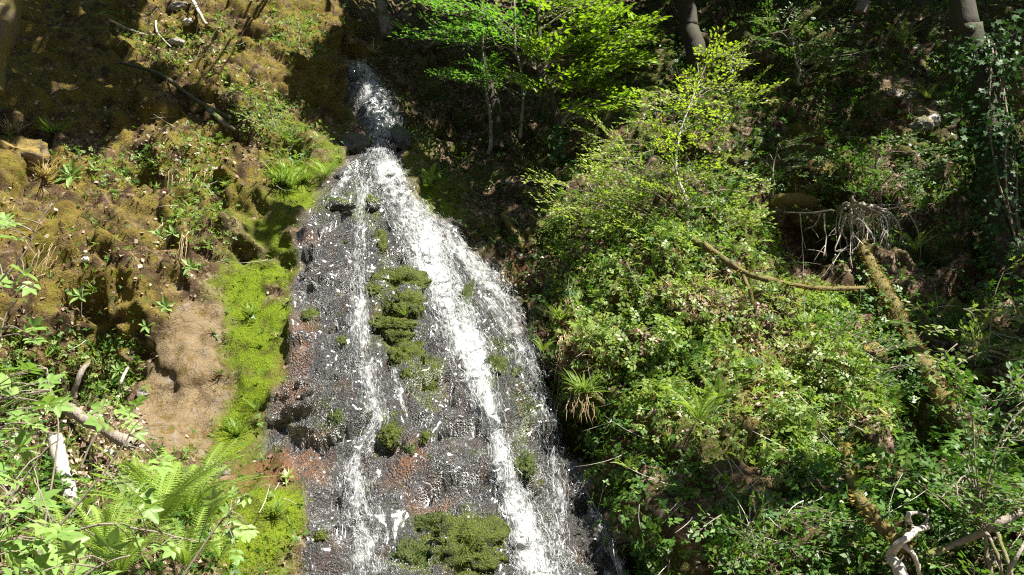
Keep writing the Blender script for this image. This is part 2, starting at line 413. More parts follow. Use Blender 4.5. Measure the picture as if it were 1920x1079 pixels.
def hillside_mat():
    t = NT('hillside'); p = t.pos()
    za = t.sep(t.attr('zone_a', 'Color')); zb = t.sep(t.attr('zone_b', 'Color'))
    wet, green, bare = za[0], za[1], za[2]; rust, ochre, gully = zb[0], zb[1], zb[2]
    n0 = t.noise(p, 1.3, 4, .6); n1 = t.noise(p, 4.5, 5, .62); n2 = t.noise(p, 16, 4, .6); n3 = t.noise(p, 55, 3, .6); n4 = t.noise(p, 130, 2, .5)
    vc = t.vor(p, 26, 'Color'); vcs = t.sep(vc)
    # soil with leaf litter flakes
    soil = t.mix(n2, (.035, .022, .012), (.11, .07, .038))
    lit = t.mix(vcs[0], (.13, .085, .05), (.36, .28, .2))
    soil = t.mix(t.math('MULTIPLY', t.ramp(n1, .42, .6), t.ramp(vcs[1], .25, .5)), soil, lit)
    gm = t.mix(n3, (.035, .05, .008), (.13, .15, .03))
    soil = t.mix(t.math('MULTIPLY', t.ramp(n0, .45, .62), .8), soil, gm)
    # ochre, half dry moss
    oc = t.mix(n3, (.05, .033, .010), (.255, .18, .045)); oc = t.mix(t.ramp(n1, .45, .7), oc, t.mix(n3, (.055, .055, .008), (.22, .20, .03)))
    oc = t.mix(t.ramp(n2, .55, .75), oc, (.055, .03, .012))
    c = t.mix(t.math('MULTIPLY', ochre, t.ramp(t.math('ADD', t.math('MULTIPLY', n1, .6), t.math('MULTIPLY', n0, .45)), .44, .58)), soil, oc)
    # bare brown rock
    n7 = t.noise(p, 7, 5, .6, .6)
    rk = t.mix(n7, (.085, .06, .032), (.27, .205, .12)); rk = t.mix(t.ramp(n1, .54, .70), rk, t.mix(n2, (.15, .135, .12), (.27, .245, .22)))
    ce = t.n('TexVoronoi', feature='DISTANCE_TO_EDGE'); t.set(ce.inputs['Vector'], t.n('VectorMath', operation='ADD').outputs[0]); ce.inputs['Scale'].default_value = 2.6
    va = ce.inputs['Vector'].links[0].from_node; t.set(va.inputs[0], t.map(p, (1, 1, 1.6), (0, .4, 0))); nv = t.n('TexNoise'); t.set(nv.inputs['Vector'], p); nv.inputs['Scale'].default_value = 5; sc_ = t.n('VectorMath', operation='SCALE'); t.set(sc_.inputs[0], nv.outputs['Color']); sc_.inputs['Scale'].default_value = .35; t.set(va.inputs[1], sc_.outputs[0])
    rk = t.mix(t.math('MULTIPLY', t.math('SUBTRACT', 1.0, t.ramp(ce.outputs['Distance'], .0, .03)), .6), rk, (.05, .035, .02))
    rk = t.mix(t.ramp(t.noise(p, 6, 6, .78), .50, .62), rk, t.mix(n3, (.07, .045, .015), (.16, .11, .03)))
    c = t.mix(t.ramp(t.math('ADD', t.math('MULTIPLY', bare, .75), t.math('MULTIPLY', n1, .5)), .50, .72), c, rk)
    # green moss
    gr = t.mix(n3, (.042, .07, .004), (.20, .275, .014)); gr = t.mix(t.ramp(n1, .46, .66), gr, t.mix(n3, (.03, .04, .008), (.12, .13, .014))); gr = t.mix(t.ramp(n0, .58, .72), gr, t.mix(n2, (.05, .035, .02), (.16, .11, .05)))
    c = t.mix(t.math('MULTIPLY', green, t.ramp(t.math('ADD', n1, t.math('MULTIPLY', green, .3)), .42, .56)), c, gr)
    # wet rock
    ns = t.noise(t.map(p, (5.5, 1.2, 1.2), (0, 0, 0)), 1.6, 4, .6); wr = t.mix(n3, (.020, .019, .018), (.10, .095, .088)); wr = t.mix(t.ramp(ns, .50, .68), wr, t.mix(n3, (.022, .015, .011), (.095, .06, .04)))
    wr = t.mix(t.math('MULTIPLY', t.ramp(n1, .58, .7), .8), wr, t.mix(n3, (.03, .035, .008), (.09, .10, .02)))
    wr = t.mix(t.math('MULTIPLY', gully, t.ramp(t.math('ADD', t.math('MULTIPLY', n1, .55), t.math('MULTIPLY', n2, .45)), .44, .54)), wr, t.mix(n3, (.025, .035, .004), (.13, .16, .012)))
    c = t.mix(wet, c, wr)
    rs = t.mix(n3, (.09, .04, .018), (.30, .14, .06)); rs = t.mix(t.ramp(n4, .5, .62), rs, (.04, .03, .025))
    c = t.mix(t.math('MULTIPLY', rust, t.ramp(t.math('ADD', t.math('MULTIPLY', n2, .6), t.math('MULTIPLY', n1, .45)), .42, .56)), c, rs)
    rough = t.mix(wet, (.9, .9, .9), t.mix(n2, (.14, .14, .14), (.38, .38, .38)))
    hb = t.math('ADD', t.math('ADD', t.math('MULTIPLY', n2, 1.0), t.math('MULTIPLY', n3, .7)), t.math('MULTIPLY', n4, .45))
    vw = t.vor(p, 42); vw2 = t.vor(p, 90)
    hw = t.math('ADD', t.math('ADD', t.math('MULTIPLY', n2, .9), t.math('MULTIPLY', vw, .8)), t.math('ADD', t.math('MULTIPLY', vw2, .35), t.math('MULTIPLY', n4, .5)))
    hw = t.math('ADD', hw, t.math('MULTIPLY', t.noise(t.map(p, (16, 3.5, 3.5)), 1.6, 3), .8))
    h = t.n('Mix', data_type='FLOAT'); t.set(h.inputs[0], wet); t.set(h.inputs[2], t.math('MULTIPLY', hb, t.math('SUBTRACT', 1.0, t.math('MULTIPLY', bare, .25)))); t.set(h.inputs[3], hw)
    b = t.principled(Base_Color=c, Roughness=rough, Normal=t.bump(h.outputs[0], .9, .05))
    t.set(b.inputs['Specular IOR Level'], t.math('ADD', t.math('MULTIPLY', wet, .5), .12))
    t.set(b.inputs['Coat Weight'], t.math('MULTIPLY', wet, .8)); b.inputs['Coat Roughness'].default_value = .12
    return t.done(b.outputs[0])

M_HILL = hillside_mat()

# ------------------------------------------------------------------ hillside mesh
ii = np.arange(NZ * NX).reshape(NZ, NX)
quads = np.stack([ii[:-1, :-1], ii[:-1, 1:], ii[1:, 1:], ii[1:, :-1]], -1).reshape(-1, 4)
me = mesh_np('hillside', Gf, quads, M_HILL, None, True)
for nm, ch in (('zone_a', (zs, zg, zr)), ('zone_b', (zo, zc, zm))):
    a = me.attributes.new(nm, 'FLOAT_COLOR', 'POINT')
    a.data.foreach_set('color', np.stack([*ch, np.ones_like(zs)], -1).astype(np.float32).ravel())
hill = tag(link('hillside', me), kind='structure')

def ground():
    t = NT('stream_bed'); p = t.pos(); n1 = t.noise(p, 2, 4); n2 = t.noise(p, 20, 4)
    c = t.mix(n2, (.05, .04, .03), (.16, .13, .1)); c = t.mix(t.ramp(n1, .5, .65), c, (.06, .07, .02))
    m = t.done(t.principled(Base_Color=c, Roughness=.8, Normal=t.bump(n2, .8, .05)).outputs[0])
    xs = axis(-150, -12, 12, 150, .3, 1.2); ys = axis(-150, -4, 9, 60, .3, 1.2)
    X, Y = np.meshgrid(xs, ys); Q = np.stack([X, Y, X * 0], -1)
    Q[..., 2] = fbm(Q * .8, 3, 41) * .12 - .05 + np.clip(-(Y + 6) * .5, 0, 40) * .9
    i2 = np.arange(X.size).reshape(X.shape)
    qd = np.stack([i2[:-1, :-1], i2[:-1, 1:], i2[1:, 1:], i2[1:, :-1]], -1).reshape(-1, 4)
    tag(link('ground', mesh_np('ground', Q.reshape(-1, 3), qd, m, None, True)), kind='structure')
ground()
# ------------------------------------------------------------------ placing helpers
def at_n(u, v, lift=0.0):
    p, n = at(u, v); return p + n * lift
def px_m(u, v, w):  # photo pixels -> metres on the slope
    return w * at(u, v)[0][1] / F
def spline(P, n):
    P = np.asarray(P, float); m = len(P); t = np.linspace(0, m - 1, n); i = np.clip(t.astype(int), 0, m - 2); f = (t - i)[:, None]
    g = lambda k: P[np.clip(k, 0, m - 1)]
    p0, p1, p2, p3 = g(i - 1), g(i), g(i + 1), g(i + 2)
    return .5 * (2 * p1 + (p2 - p0) * f + (2 * p0 - 5 * p1 + 4 * p2 - p3) * f ** 2 + (3 * p1 - p0 - 3 * p2 + p3) * f ** 3)
def unit(v): v = np.asarray(v, float); return v / (np.linalg.norm(v, axis=-1, keepdims=True) + 1e-9)
def frames(z, yaw=None):
    """rotation matrices (N,3,3), columns x y z, z along the given normals"""
    z = unit(z); N = len(z)
    if yaw is None: yaw = rng.uniform(0, 2 * math.pi, N)
    ref = np.where(np.abs(z[:, 2:3]) > .95, np.array([[1., 0, 0]]), np.array([[0, 0, 1.]]))
    x = unit(np.cross(ref, z)); y = np.cross(z, x)
    c, s = np.cos(yaw)[:, None], np.sin(yaw)[:, None]
    return np.stack([x * c + y * s, -x * s + y * c, z], -1)
def frame_dir(y, zhint):
    """y along a direction, z near a hint"""
    y = unit(y); x = unit(np.cross(y, zhint)); z = np.cross(x, y)
    return np.stack([x, y, z], -1)
def inst(T, R, S, P):
    V, Fc = T; N = len(P); S = np.broadcast_to(np.asarray(S, float), (N,))
    X = np.einsum('nij,vj->nvi', R, V) * S[:, None, None] + P[:, None]
    FF = (Fc[None] + (np.arange(N) * len(V))[:, None, None]).reshape(-1, Fc.shape[1])
    return X.reshape(-1, 3), FF, np.repeat(rng.random(N), len(V))
def cat(parts):
    v, f, r, n = [], [], [], 0
    for V, Fc, rr in parts:
        v.append(V); f.append(Fc + n); r.append(rr); n += len(V)
    return np.concatenate(v), np.concatenate(f), np.concatenate(r)
def merge_T(items):
    v, f, n = [], [], 0
    for V, Fc in items: v.append(V); f.append(Fc + n); n += len(V)
    return np.concatenate(v), np.concatenate(f)
def xf(T, R=None, s=1, t=(0, 0, 0)):
    V = T[0] * s
    if R is not None: V = V @ np.asarray(R).T
    return V + np.asarray(t), T[1]
def rot(ax, a): return np.array(Matrix.Rotation(a, 3, ax))

# leaf shapes: base at the origin, tip along +y, length 1
LEAF = (np.array([(0, 0, 0), (.27, .38, .05), (.16, .75, .02), (0, 1, -.08), (-.16, .75, .02), (-.27, .38, .05), (0, .5, -.03)]), np.array([(0, 1, 2, 6), (6, 2, 3, 3), (0, 6, 4, 5), (6, 3, 4, 4)]))
LEAF4 = (np.array([(0, 0, 0), (.30, .45, .06), (0, 1, -.06), (-.30, .45, .06)]), np.array([(0, 1, 2, 3)]))
NARROW = (np.array([(0, 0, 0), (.13, .4, .05), (0, 1, -.16), (-.13, .4, .05)]), np.array([(0, 1, 2, 3)]))
FLAKE = (np.array([(-.4, -.2, .0), (.35, -.3, .12), (.45, .25, -.02), (-.2, .4, .14)]), np.array([(0, 1, 2, 3)]))
IVY = (np.array([(0, 0, 0), (.42, -.08, .03), (.32, .3, 0), (.52, .55, -.06), (.16, .6, .0), (0, 1, -.1), (-.16, .6, 0), (-.52, .55, -.06), (-.32, .3, 0), (-.42, -.08, .03), (0, .4, -.06)]),
       np.array([(0, 1, 2, 10), (2, 3, 4, 10), (4, 5, 6, 10), (6, 7, 8, 10), (8, 9, 0, 10)]))
TRI3 = merge_T([xf(LEAF4, rot('Z', a) @ rot('X', .15), s, (0, 0, 0)) for a, s in ((0, 1), (1.5, .8), (-1.5, .8))])
SPRIG = merge_T([xf(LEAF4, rot('Z', a) @ rot('X', .2 * b), .5, (0.03 * b, y, .0)) for a, b, y in ((-.9, 1, .0), (.9, -1, .15), (-.8, 1, .35), (.8, -1, .5), (0, 1, .6))])
ROSETTE = merge_T([xf(NARROW, rot('Z', a) @ rot('X', .5 + .3 * math.sin(a * 3)), 1 - .2 * math.cos(2 * a)) for a in np.arange(7) * .9])
def blade(bend=.5, w=.03):
    t = np.linspace(0, 1, 5); y = np.sin(t * bend * 2) * .6; z = t - bend * t ** 3 * .9; ww = w * (1 - t ** 1.5)
    V = np.concatenate([np.stack([-ww, y, z], -1), np.stack([ww, y, z], -1)])
    return V, np.array([(i, 5 + i, 6 + i, i + 1) for i in range(4)])
def tuft_T(n=30, w=.03, spread=.8):
    it = []
    for i in range(n):
        it.append(xf(blade(random.uniform(.25, .95), w * random.uniform(.6, 1.2)), rot('Z', random.uniform(0, 6.28)) @ rot('X', -random.uniform(0, spread) * .6), random.uniform(.5, 1.1), (random.gauss(0, .06), random.gauss(0, .06), 0)))
    return merge_T(it)
TUFT = tuft_T(9, .03)

# sampling the slope: area weights fall with distance so that near and far look evenly grown
ARE = np.linalg.norm(np.cross(np.gradient(G, axis=1), np.gradient(G, axis=0)), axis=-1)
BASEW = ARE / np.maximum(G[..., 1], 4) ** 2
def frame_mask(m=130): return ((UU > -m) & (UU < 1920 + m) & (VV > -m) & (VV < 1080 + m)).astype(float)
FM = frame_mask(); FM = FM * ((G[..., 1] > 3.2))
def pick(weight, n):
    w = (BASEW * weight).ravel(); c = np.cumsum(w); k = np.searchsorted(c, rng.random(n) * c[-1])
    k = np.clip(k, 0, len(c) - 1)
    P = Gf[k] + (rng.random((n, 3)) - .5) * np.array([.04, .04, .04])
    return P, Nf[k], k
def pz(polys, w=25):
    r = np.zeros(GX.shape)
    for p in polys: r = np.maximum(r, sstep(-w, w, poly_sd(UU, VV, p)))
    return r
def grow(name, T, mat, n, weight, size, up=.5, tilt=.5, lift=(0, .02), kind='stuff', power=1.0):
    P, N, k = pick(weight, n)
    z = N * (1 - up) + np.array([0, 0, 1.]) * up + rng.normal(size=(n, 3)) * tilt
    s = rng.uniform(size[0], size[1], n)
    P = P + (N * .6 + np.array([0, 0, .4])) * (lift[0] + (lift[1] - lift[0]) * rng.random(n) ** power)[:, None]
    return inst(T, frames(z), s, P)
def stuff(name, parts, mat, label=None):
    V, Fc, r = cat(parts)
    return tag(link(name, mesh_np(name, V, Fc, mat, r)), label, kind='stuff')

# ------------------------------------------------------------------ materials for plants and wood
M_BEECH = leaf_mat('beech_leaf', (.17, .28, .016), (.26, .38, .025), (.10, .22, .016), .5)
M_TEAL = leaf_mat('young_leaf', (.09, .24, .04), (.17, .33, .035), None, .45)
M_LIME = leaf_mat('lime_leaf', (.22, .31, .03), (.31, .39, .045), (.15, .24, .022), .5)
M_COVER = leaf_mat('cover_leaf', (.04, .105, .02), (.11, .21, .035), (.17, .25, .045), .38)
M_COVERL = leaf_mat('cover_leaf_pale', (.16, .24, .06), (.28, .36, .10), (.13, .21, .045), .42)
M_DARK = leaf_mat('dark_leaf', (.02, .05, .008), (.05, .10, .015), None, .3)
M_IVY = leaf_mat('ivy_leaf', (.02, .055, .014), (.05, .11, .032), None, .15, .5)
M_ELDER = leaf_mat('elder_leaf', (.15, .26, .06), (.24, .36, .10), None, .4)
M_FERN = leaf_mat('fern_frond', (.24, .36, .06), (.33, .44, .10), None, .45)
M_GRASS = leaf_mat('grass_blade', (.08, .16, .015), (.20, .29, .03), (.34, .30, .14), .4)
M_MOSSF = leaf_mat('moss_shoot', (.075, .115, .006), (.215, .285, .014), (.05, .075, .006), .35, .8)
M_OCHF = leaf_mat('dry_moss_shoot', (.12, .075, .012), (.34, .24, .05), (.20, .19, .03), .3, .8)
M_LITTER = leaf_mat('litter', (.12, .075, .045), (.38, .29, .21), (.45, .38, .31), .1, .7)
M_STRAW = leaf_mat('straw', (.28, .20, .10), (.48, .38, .22), None, .3, .7)
M_CANOPY = leaf_mat('shade_canopy_leaf', (.035, .09, .012), (.07, .13, .02), None, .25)
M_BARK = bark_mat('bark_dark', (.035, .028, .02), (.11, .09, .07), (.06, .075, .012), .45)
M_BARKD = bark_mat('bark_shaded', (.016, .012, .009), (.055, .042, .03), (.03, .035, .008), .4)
M_BARKG = bark_mat('bark_grey', (.06, .05, .04), (.30, .27, .24), (.07, .075, .015), .3, 24)
M_DEAD = bark_mat('dead_wood', (.20, .16, .12), (.58, .54, .48), None, 0, 22, .7)
M_DEADB = bark_mat('dead_wood_brown', (.07, .05, .035), (.38, .33, .28), (.10, .10, .02), .15, 22, .8)
M_MOSSW = bark_mat('mossy_wood', (.05, .035, .02), (.15, .11, .06), (.105, .085, .018), .55, 25)
M_TWIG = bark_mat('twig', (.10, .08, .05), (.30, .26, .2), None, 0, 40, .2)
M_PALET = bark_mat('pale_twig', (.34, .31, .26), (.58, .55, .5), None, 0, 40, .2)

def moss_mat(name, c0, c1):
    t = NT(name); p = t.pos(); n1 = t.noise(p, 7, 3); n3 = t.noise(p, 90, 3, .7); v = t.vor(p, 60)
    c = t.mix(n3, c0, c1); c = t.mix(t.ramp(n1, .5, .75), c, tuple(x * .45 for x in c0))
    return t.done(t.principled(Base_Color=c, Roughness=.9, Normal=t.bump(t.math('ADD', n3, v), 1.0, .03)).outputs[0])
M_MOSS = moss_mat('moss_cushion', (.03, .045, .004), (.12, .15, .010))
M_MOSSC = leaf_mat('moss_cushion_shoot', (.05, .075, .005), (.22, .26, .015), (.03, .04, .006), .3, .8)
M_MOSSD = moss_mat('moss_dark', (.03, .045, .006), (.10, .13, .014))
def stone_mat(name, c0, c1, moss=None, amt=.4, rough=.8):
    t = NT(name); p = t.pos(); n1 = t.noise(p, 6, 4); n2 = t.noise(p, 35, 4, .65)
    c = t.mix(n2, c0, c1)
    if moss:
        nz = t.sep(t.n('NewGeometry').outputs['Normal'])[2]
        c = t.mix(t.ramp(t.math('ADD', n1, t.math('MULTIPLY', nz, .2)), .66 - amt * .4, .76 - amt * .4), c, t.mix(t.noise(p, 90, 2), tuple(x * .5 for x in moss), tuple(x * 1.5 for x in moss)))
    return t.done(t.principled(Base_Color=c, Roughness=rough, Normal=t.bump(t.math('ADD', n1, n2), .8, .03)).outputs[0])
M_STPALE = stone_mat('stone_pale', (.34, .30, .27), (.62, .58, .54))
M_STGREY = stone_mat('stone_grey', (.15, .135, .12), (.36, .33, .3), (.10, .09, .02), .25)
M_STWET = stone_mat('stone_wet', (.02, .019, .018), (.07, .06, .05), (.05, .07, .008), .3, .2)
M_STOCH = stone_mat('stone_mossy', (.11, .08, .05), (.26, .2, .13), (.17, .12, .025), .7)

# ------------------------------------------------------------------ waterfall
def water_mat(name, white, lo, hi):
    t = NT(name)
    fl = t.sep(t.attr('flow', 'Color'))        # along (m), across (m), strength
    cv = t.n('CombineXYZ'); t.set(cv.inputs[0], fl[0]); t.set(cv.inputs[1], fl[1])
    n1 = t.noise(t.map(cv.outputs[0], (3.0, 14, 1)), 1.0, 4, .62, .6); n2 = t.noise(t.map(cv.outputs[0], (16, 60, 1)), 1.0, 4, .65, .8)
    f = t.math('ADD', t.math('ADD', t.math('MULTIPLY', n1, .55), t.math('MULTIPLY', n2, .45)), t.math('SUBTRACT', t.math('MULTIPLY', fl[2], .42), .30))
    a = t.ramp(f, lo, hi)
    b = t.bump(t.math('ADD', n1, n2), 1.0, .05)
    p = t.principled(Base_Color=white, Roughness=.22, Normal=b)
    p.inputs['Subsurface Weight'].default_value = 0
    tr = t.n('BsdfTransparent'); tr.inputs[0].default_value = (.97, .98, .98, 1)
    mx = t.n('MixShader'); t.set(mx.inputs[0], a); t.t.links.new(tr.outputs[0], mx.inputs[1]); t.t.links.new(p.outputs[0], mx.inputs[2])
    return t.done(mx.outputs[0])
M_FOAM = water_mat('white_water', (.82, .84, .83), .30, .70)
def strand_mat():
    t = NT('water_strand'); p = t.principled(Base_Color=(.86, .88, .9), Roughness=.15)
    tr = t.n('BsdfTranslucent'); tr.inputs[0].default_value = (.85, .88, .9, 1)
    mx = t.n('MixShader'); mx.inputs[0].default_value = .35; t.t.links.new(p.outputs[0], mx.inputs[1]); t.t.links.new(tr.outputs[0], mx.inputs[2])
    m2 = t.n('MixShader'); m2.inputs[0].default_value = .42; t2 = t.n('BsdfTransparent'); t.t.links.new(mx.outputs[0], m2.inputs[1]); t.t.links.new(t2.outputs[0], m2.inputs[2])
    return t.done(m2.outputs[0])
M_STRAND = strand_mat()

def stream(root, name, path, strength=.7, n_str=500, lift=.05, wid=1.0, label=None):
    """path: (u, v, width) in photo pixels from top to bottom; a bumpy sheet with strands of white water running over it"""
    pth = spline(path, 26 * len(path)); n = len(pth); m = 17
    tg = unit(np.gradient(pth[:, :2], axis=0)); pr = np.stack([-tg[:, 1], tg[:, 0]], -1)
    L = np.linspace(-.62, .62, m)
    P = np.zeros((n, m, 3)); N = np.zeros((n, m, 3))
    for i in range(n):
        for j in range(m):
            q = pth[i, :2] + pr[i] * pth[i, 2] * L[j] * wid
            P[i, j], N[i, j] = at(*q)
    for _ in range(4):
        P[1:-1] = (P[:-2] + P[1:-1] * 2 + P[2:]) / 4; P[:, 1:-1] = (P[:, :-2] + P[:, 1:-1] * 2 + P[:, 2:]) / 4
    N = unit(N + np.array([0, -.6, .5]))
    s = np.r_[0, np.cumsum(np.linalg.norm(np.diff(P[:, m // 2], axis=0), axis=1))]
    lat = L[None] * pth[:, 2:3] * P[:, m // 2, 1][:, None] / F
    fl3 = np.stack([np.broadcast_to(s[:, None] * 1.6, lat.shape), lat * 9, lat * 0 + sum(map(ord, name)) % 7], -1)
    prof = np.clip(1 - (np.abs(L) / .62) ** 1.7, 0, 1)[None]
    hump = prof * (lift + .5 * lift * fbm(fl3, 3, 51))
    V = P + N * (hump + .008)[..., None]
    i2 = np.arange(n * m).reshape(n, m)
    qd = np.stack([i2[:-1, :-1], i2[:-1, 1:], i2[1:, 1:], i2[1:, :-1]], -1).reshape(-1, 4)[:, ::-1]
    me = mesh_np(name, V.reshape(-1, 3), qd, M_FOAM, None, True)
    a = me.attributes.new('flow', 'FLOAT_COLOR', 'POINT')
    endf = np.minimum(1, np.minimum(np.arange(n), 400)[:, None] / 6 + .2)
    st = prof ** .8 * strength * endf * (.75 + .5 * sstep(-.4, .4, fbm(fl3 * np.array([.8, .5, 1]), 3, 52)))
    a.data.foreach_set('color', np.stack([np.broadcast_to(s[:, None], lat.shape), lat, st, lat * 0 + 1], -1).astype(np.float32).ravel())
    sheet = link(name, me, root)
    # strands
    mb = MB(); tot = s[-1]
    for k in range(int(n_str * 1.6)):
        s0 = random.random() * tot; ln = random.uniform(.03, .16) ; l0 = max(-1.05, min(1.05, random.gauss(0, .38)))
        ss = np.linspace(s0, min(tot, s0 + ln), 7); fi = np.interp(ss, s, np.arange(n)); ph = random.random() * 6
        lj = np.clip((l0 + .025 * np.sin(ss * 6 + ph) + .02 * np.sin(ss * 17 + ph * 2)) / 1.24 + .5, 0, 1) * (m - 1)
        i0 = np.clip(fi.astype(int), 0, n - 2); j0 = np.clip(lj.astype(int), 0, m - 2); a_, b_ = (fi - i0)[:, None], (lj - j0)[:, None]
        pt = (V[i0, j0] * (1 - a_) + V[i0 + 1, j0] * a_) * (1 - b_) + (V[i0, j0 + 1] * (1 - a_) + V[i0 + 1, j0 + 1] * a_) * b_
        arc = np.sin(np.linspace(0, math.pi, 7)) * random.uniform(.0, .05)
        pt = pt + N[i0, j0] * (arc + random.uniform(.0, .025))[:, None]
        r0 = random.choice((.0010, .0014, .002, .003)) * random.uniform(.7, 1.2)
        mb.tube(pt, r0 * np.array([.3, .8, 1, .9, .8, .6, .2]), 3, .15)
    # flecks of spray thrown off the strands
    nf = int(n_str * 1.3)
    fi = rng.integers(0, n, nf); fj = np.clip(rng.normal(m / 2, m * .28, nf), 0, m - 1).astype(int)
    fp = V[fi, fj] + N[fi, fj] * rng.uniform(0, .07, nf)[:, None] + rng.normal(size=(nf, 3)) * .012
    Vv, Ff, rr = inst((np.array([(-.5, -.5, 0), (.5, -.4, .2), (.4, .6, -.1), (-.4, .5, .3)]), np.array([(0, 1, 2, 3)])), frames(rng.normal(size=(nf, 3)) + N[fi, fj]), rng.uniform(.002, .0065, nf), fp)
    mb.add(Vv, Ff)
    link('water_strands', mb.mesh('water_strands', M_STRAND), sheet)['kind'] = 'stuff'
    return sheet

wf = bpy.data.objects.new('waterfall', None); COL.objects.link(wf)
tag(wf, 'white water running down the dark wet rock slab between mossy banks', kind='structure')
stream(wf, 'upper_cascade', [(666,118,16),(676,135,40),(690,165,58),(704,195,62),(720,228,56),(722,255,48),(712,282,40),(712,300,44)], .62, 900, .06)
stream(wf, 'fan_cascade', [(712,285,42),(712,305,60),(690,335,70),(660,365,84),(640,388,90)], .34, 160, .04)
stream(wf, 'main_cascade', [(718,300,36),(728,330,54),(742,365,52),(762,400,58),(785,450,66),(806,500,64),(828,550,62),(850,610,70),(880,670,70),(905,735,52),(928,810,36),(944,880,38),(964,940,54),(984,1000,62),(1006,1075,70),(1020,1130,74)], .72, 2100, .08)
stream(wf, 'side_cascade', [(770,395,40),(812,450,46),(842,520,40),(872,590,40),(895,660,44),(905,710,40)], .52, 420, .06)
stream(wf, 'right_cascade', [(785,390,24),(830,440,50),(880,500,66),(930,560,72),(962,620,66),(990,680,46),(1010,740,32),(1026,800,30),(1036,860,32),(1044,930,34),(1040,1000,36),(1052,1075,56),(1056,1130,56)], .48, 760, .05)
stream(wf, 'left_rivulet', [(690,335,30),(678,380,26),(676,440,26),(672,500,32),(674,560,36),(676,620,40),(684,680,46),(696,740,52),(704,790,40),(690,822,26),(672,855,30),(668,900,56),(676,960,74),(690,1020,80),(700,1085,86)], .50, 700, .03)
stream(wf, 'thread_rivulet', [(1096,920,10),(1110,960,11),(1130,1005,13),(1162,1065,20),(1175,1100,20)], .7, 60, .03)
stream(wf, 'thin_rivulet', [(655,300,16),(640,350,20),(610,390,20)], .5, 50, .02)
stream(wf, 'film_cascade', [(860,470,40),(910,560,60),(945,640,90),(965,720,90),(985,800,80),(1000,880,60),(1020,960,50)], .20, 120, .02)
stream(wf, 'film_rivulet', [(640,420,40),(600,520,60),(620,640,80),(640,760,80),(620,860,60)], .12, 40, .015)
stream(wf, 'middle_rivulet', [(735,690,8),(748,740,12),(760,775,8)], .6, 26, .02)
stream(wf, 'lower_film', [(780,860,50),(850,900,60),(900,960,50)], .10, 20, .015)
nfl = 70000  # white specks of running water, doubling as sun glints on wet rock
Pw, Nw, kw = pick(FM * zs * (VV > 360) * (.35 + sstep(-.2, .4, fbm(G * np.array([5., 3, 2.2]), 3, 73))), nfl)
Rw = frame_dir(np.cross(Nw, np.cross(Nw, np.array([0, 0, 1.]))) * 1.0 + rng.normal(size=(nfl, 3)) * .35, Nw + rng.normal(size=(nfl, 3)) * .5)
Vw, Fw, rw = inst((np.array([(-.3, -.5, 0), (.3, -.5, .1), (.2, .6, .05), (-.25, .5, .12)]), np.array([(0, 1, 2, 3)])), Rw, rng.uniform(.0025, .0085, nfl) * (1 + .6 * (rng.random(nfl) > .95)), Pw + Nw * .006)
tag(link('water_glint_flecks', mesh_np('water_glint_flecks', Vw, Fw, M_STRAND, rw), wf), kind='stuff')
# ------------------------------------------------------------------ rocks and moss cushions
def blob(u, v, ru, rv, depth=.55, seed=0, rough=.25, n=18, sink=.2, lumps=2.2):
    """a lump lying on the slope: returns centre, verts (local), quads"""
    p, nn = at(u, v); D = p[1]; a, b = ru * D / F, rv * D / F
    th = np.linspace(0, math.pi, n); ph = np.linspace(0, 2 * math.pi, 2 * n, endpoint=False)
    T, Ph = np.meshgrid(th, ph, indexing='ij')
    d = np.stack([np.sin(T) * np.cos(Ph), np.sin(T) * np.sin(Ph), np.cos(T)], -1)
    k = 1 + rough * fbm(d * lumps + seed * 3.1, 4, 60 + seed) * 1.6 + .06 * noise(d * 9 + seed, 61)
    nn = unit(nn * .6 + np.array([0, -.7, .45]) * .6)
    x = unit(np.cross(np.array([0, 0, 1.]), nn)); x = -x if x[0] < 0 else x
    y = np.cross(nn, x); y = y if y[2] > 0 else -y
    c = min(a, b) * depth
    V = (d * k[..., None])
    V = V[..., 0:1] * x * a + V[..., 1:2] * y * b + V[..., 2:3] * nn * (c + .25 * (a + b) * depth)
    i2 = np.arange(n * 2 * n).reshape(n, 2 * n); i2 = np.c_[i2, i2[:, :1]]
    qd = np.stack([i2[:-1, :-1], i2[1:, :-1], i2[1:, 1:], i2[:-1, 1:]], -1).reshape(-1, 4)
    return p - nn * c * sink, V.reshape(-1, 3), qd, nn
def rock(u, v, ru, rv, mat, label, group=None, seed=1, name='rock', **kw):
    c, V, qd, nn = blob(u, v, ru, rv, seed=seed, **kw)
    o = link(name, mesh_np(name, V, qd, mat, None, True), None, c)
    return tag(o, label, 'rock', group)
def cushion(u, v, ru, rv, label, group=None, seed=1, dark=False, fuzz=1.0, depth=.32):
    c, V, qd, nn = blob(u, v, ru * 1.12, rv * 1.15, depth, seed, .46, 20, .6, 3.4)
    o = link('moss_cushion', mesh_np('moss_cushion', V, qd, M_MOSSD if dark else M_MOSS, None, True), None, c)
    n = int(min(2200, 60 + ru * rv * 1.3) * fuzz)
    k = rng.integers(0, len(V), n); P = V[k] + rng.normal(size=(n, 3)) * .012
    z = unit(V[k]) * .7 + rng.normal(size=(n, 3)) * .35 + np.array([0, 0, -.15])
    R = frame_dir(z, rng.normal(size=(n, 3)))
    X, FF, r = inst(NARROW, R, rng.uniform(.014, .036, n), P)
    f = link('moss_shoots', mesh_np('moss_shoots', X, FF, M_DARK if dark else M_MOSSC, r), o); f['kind'] = 'stuff'
    return tag(o, label, 'moss', group)

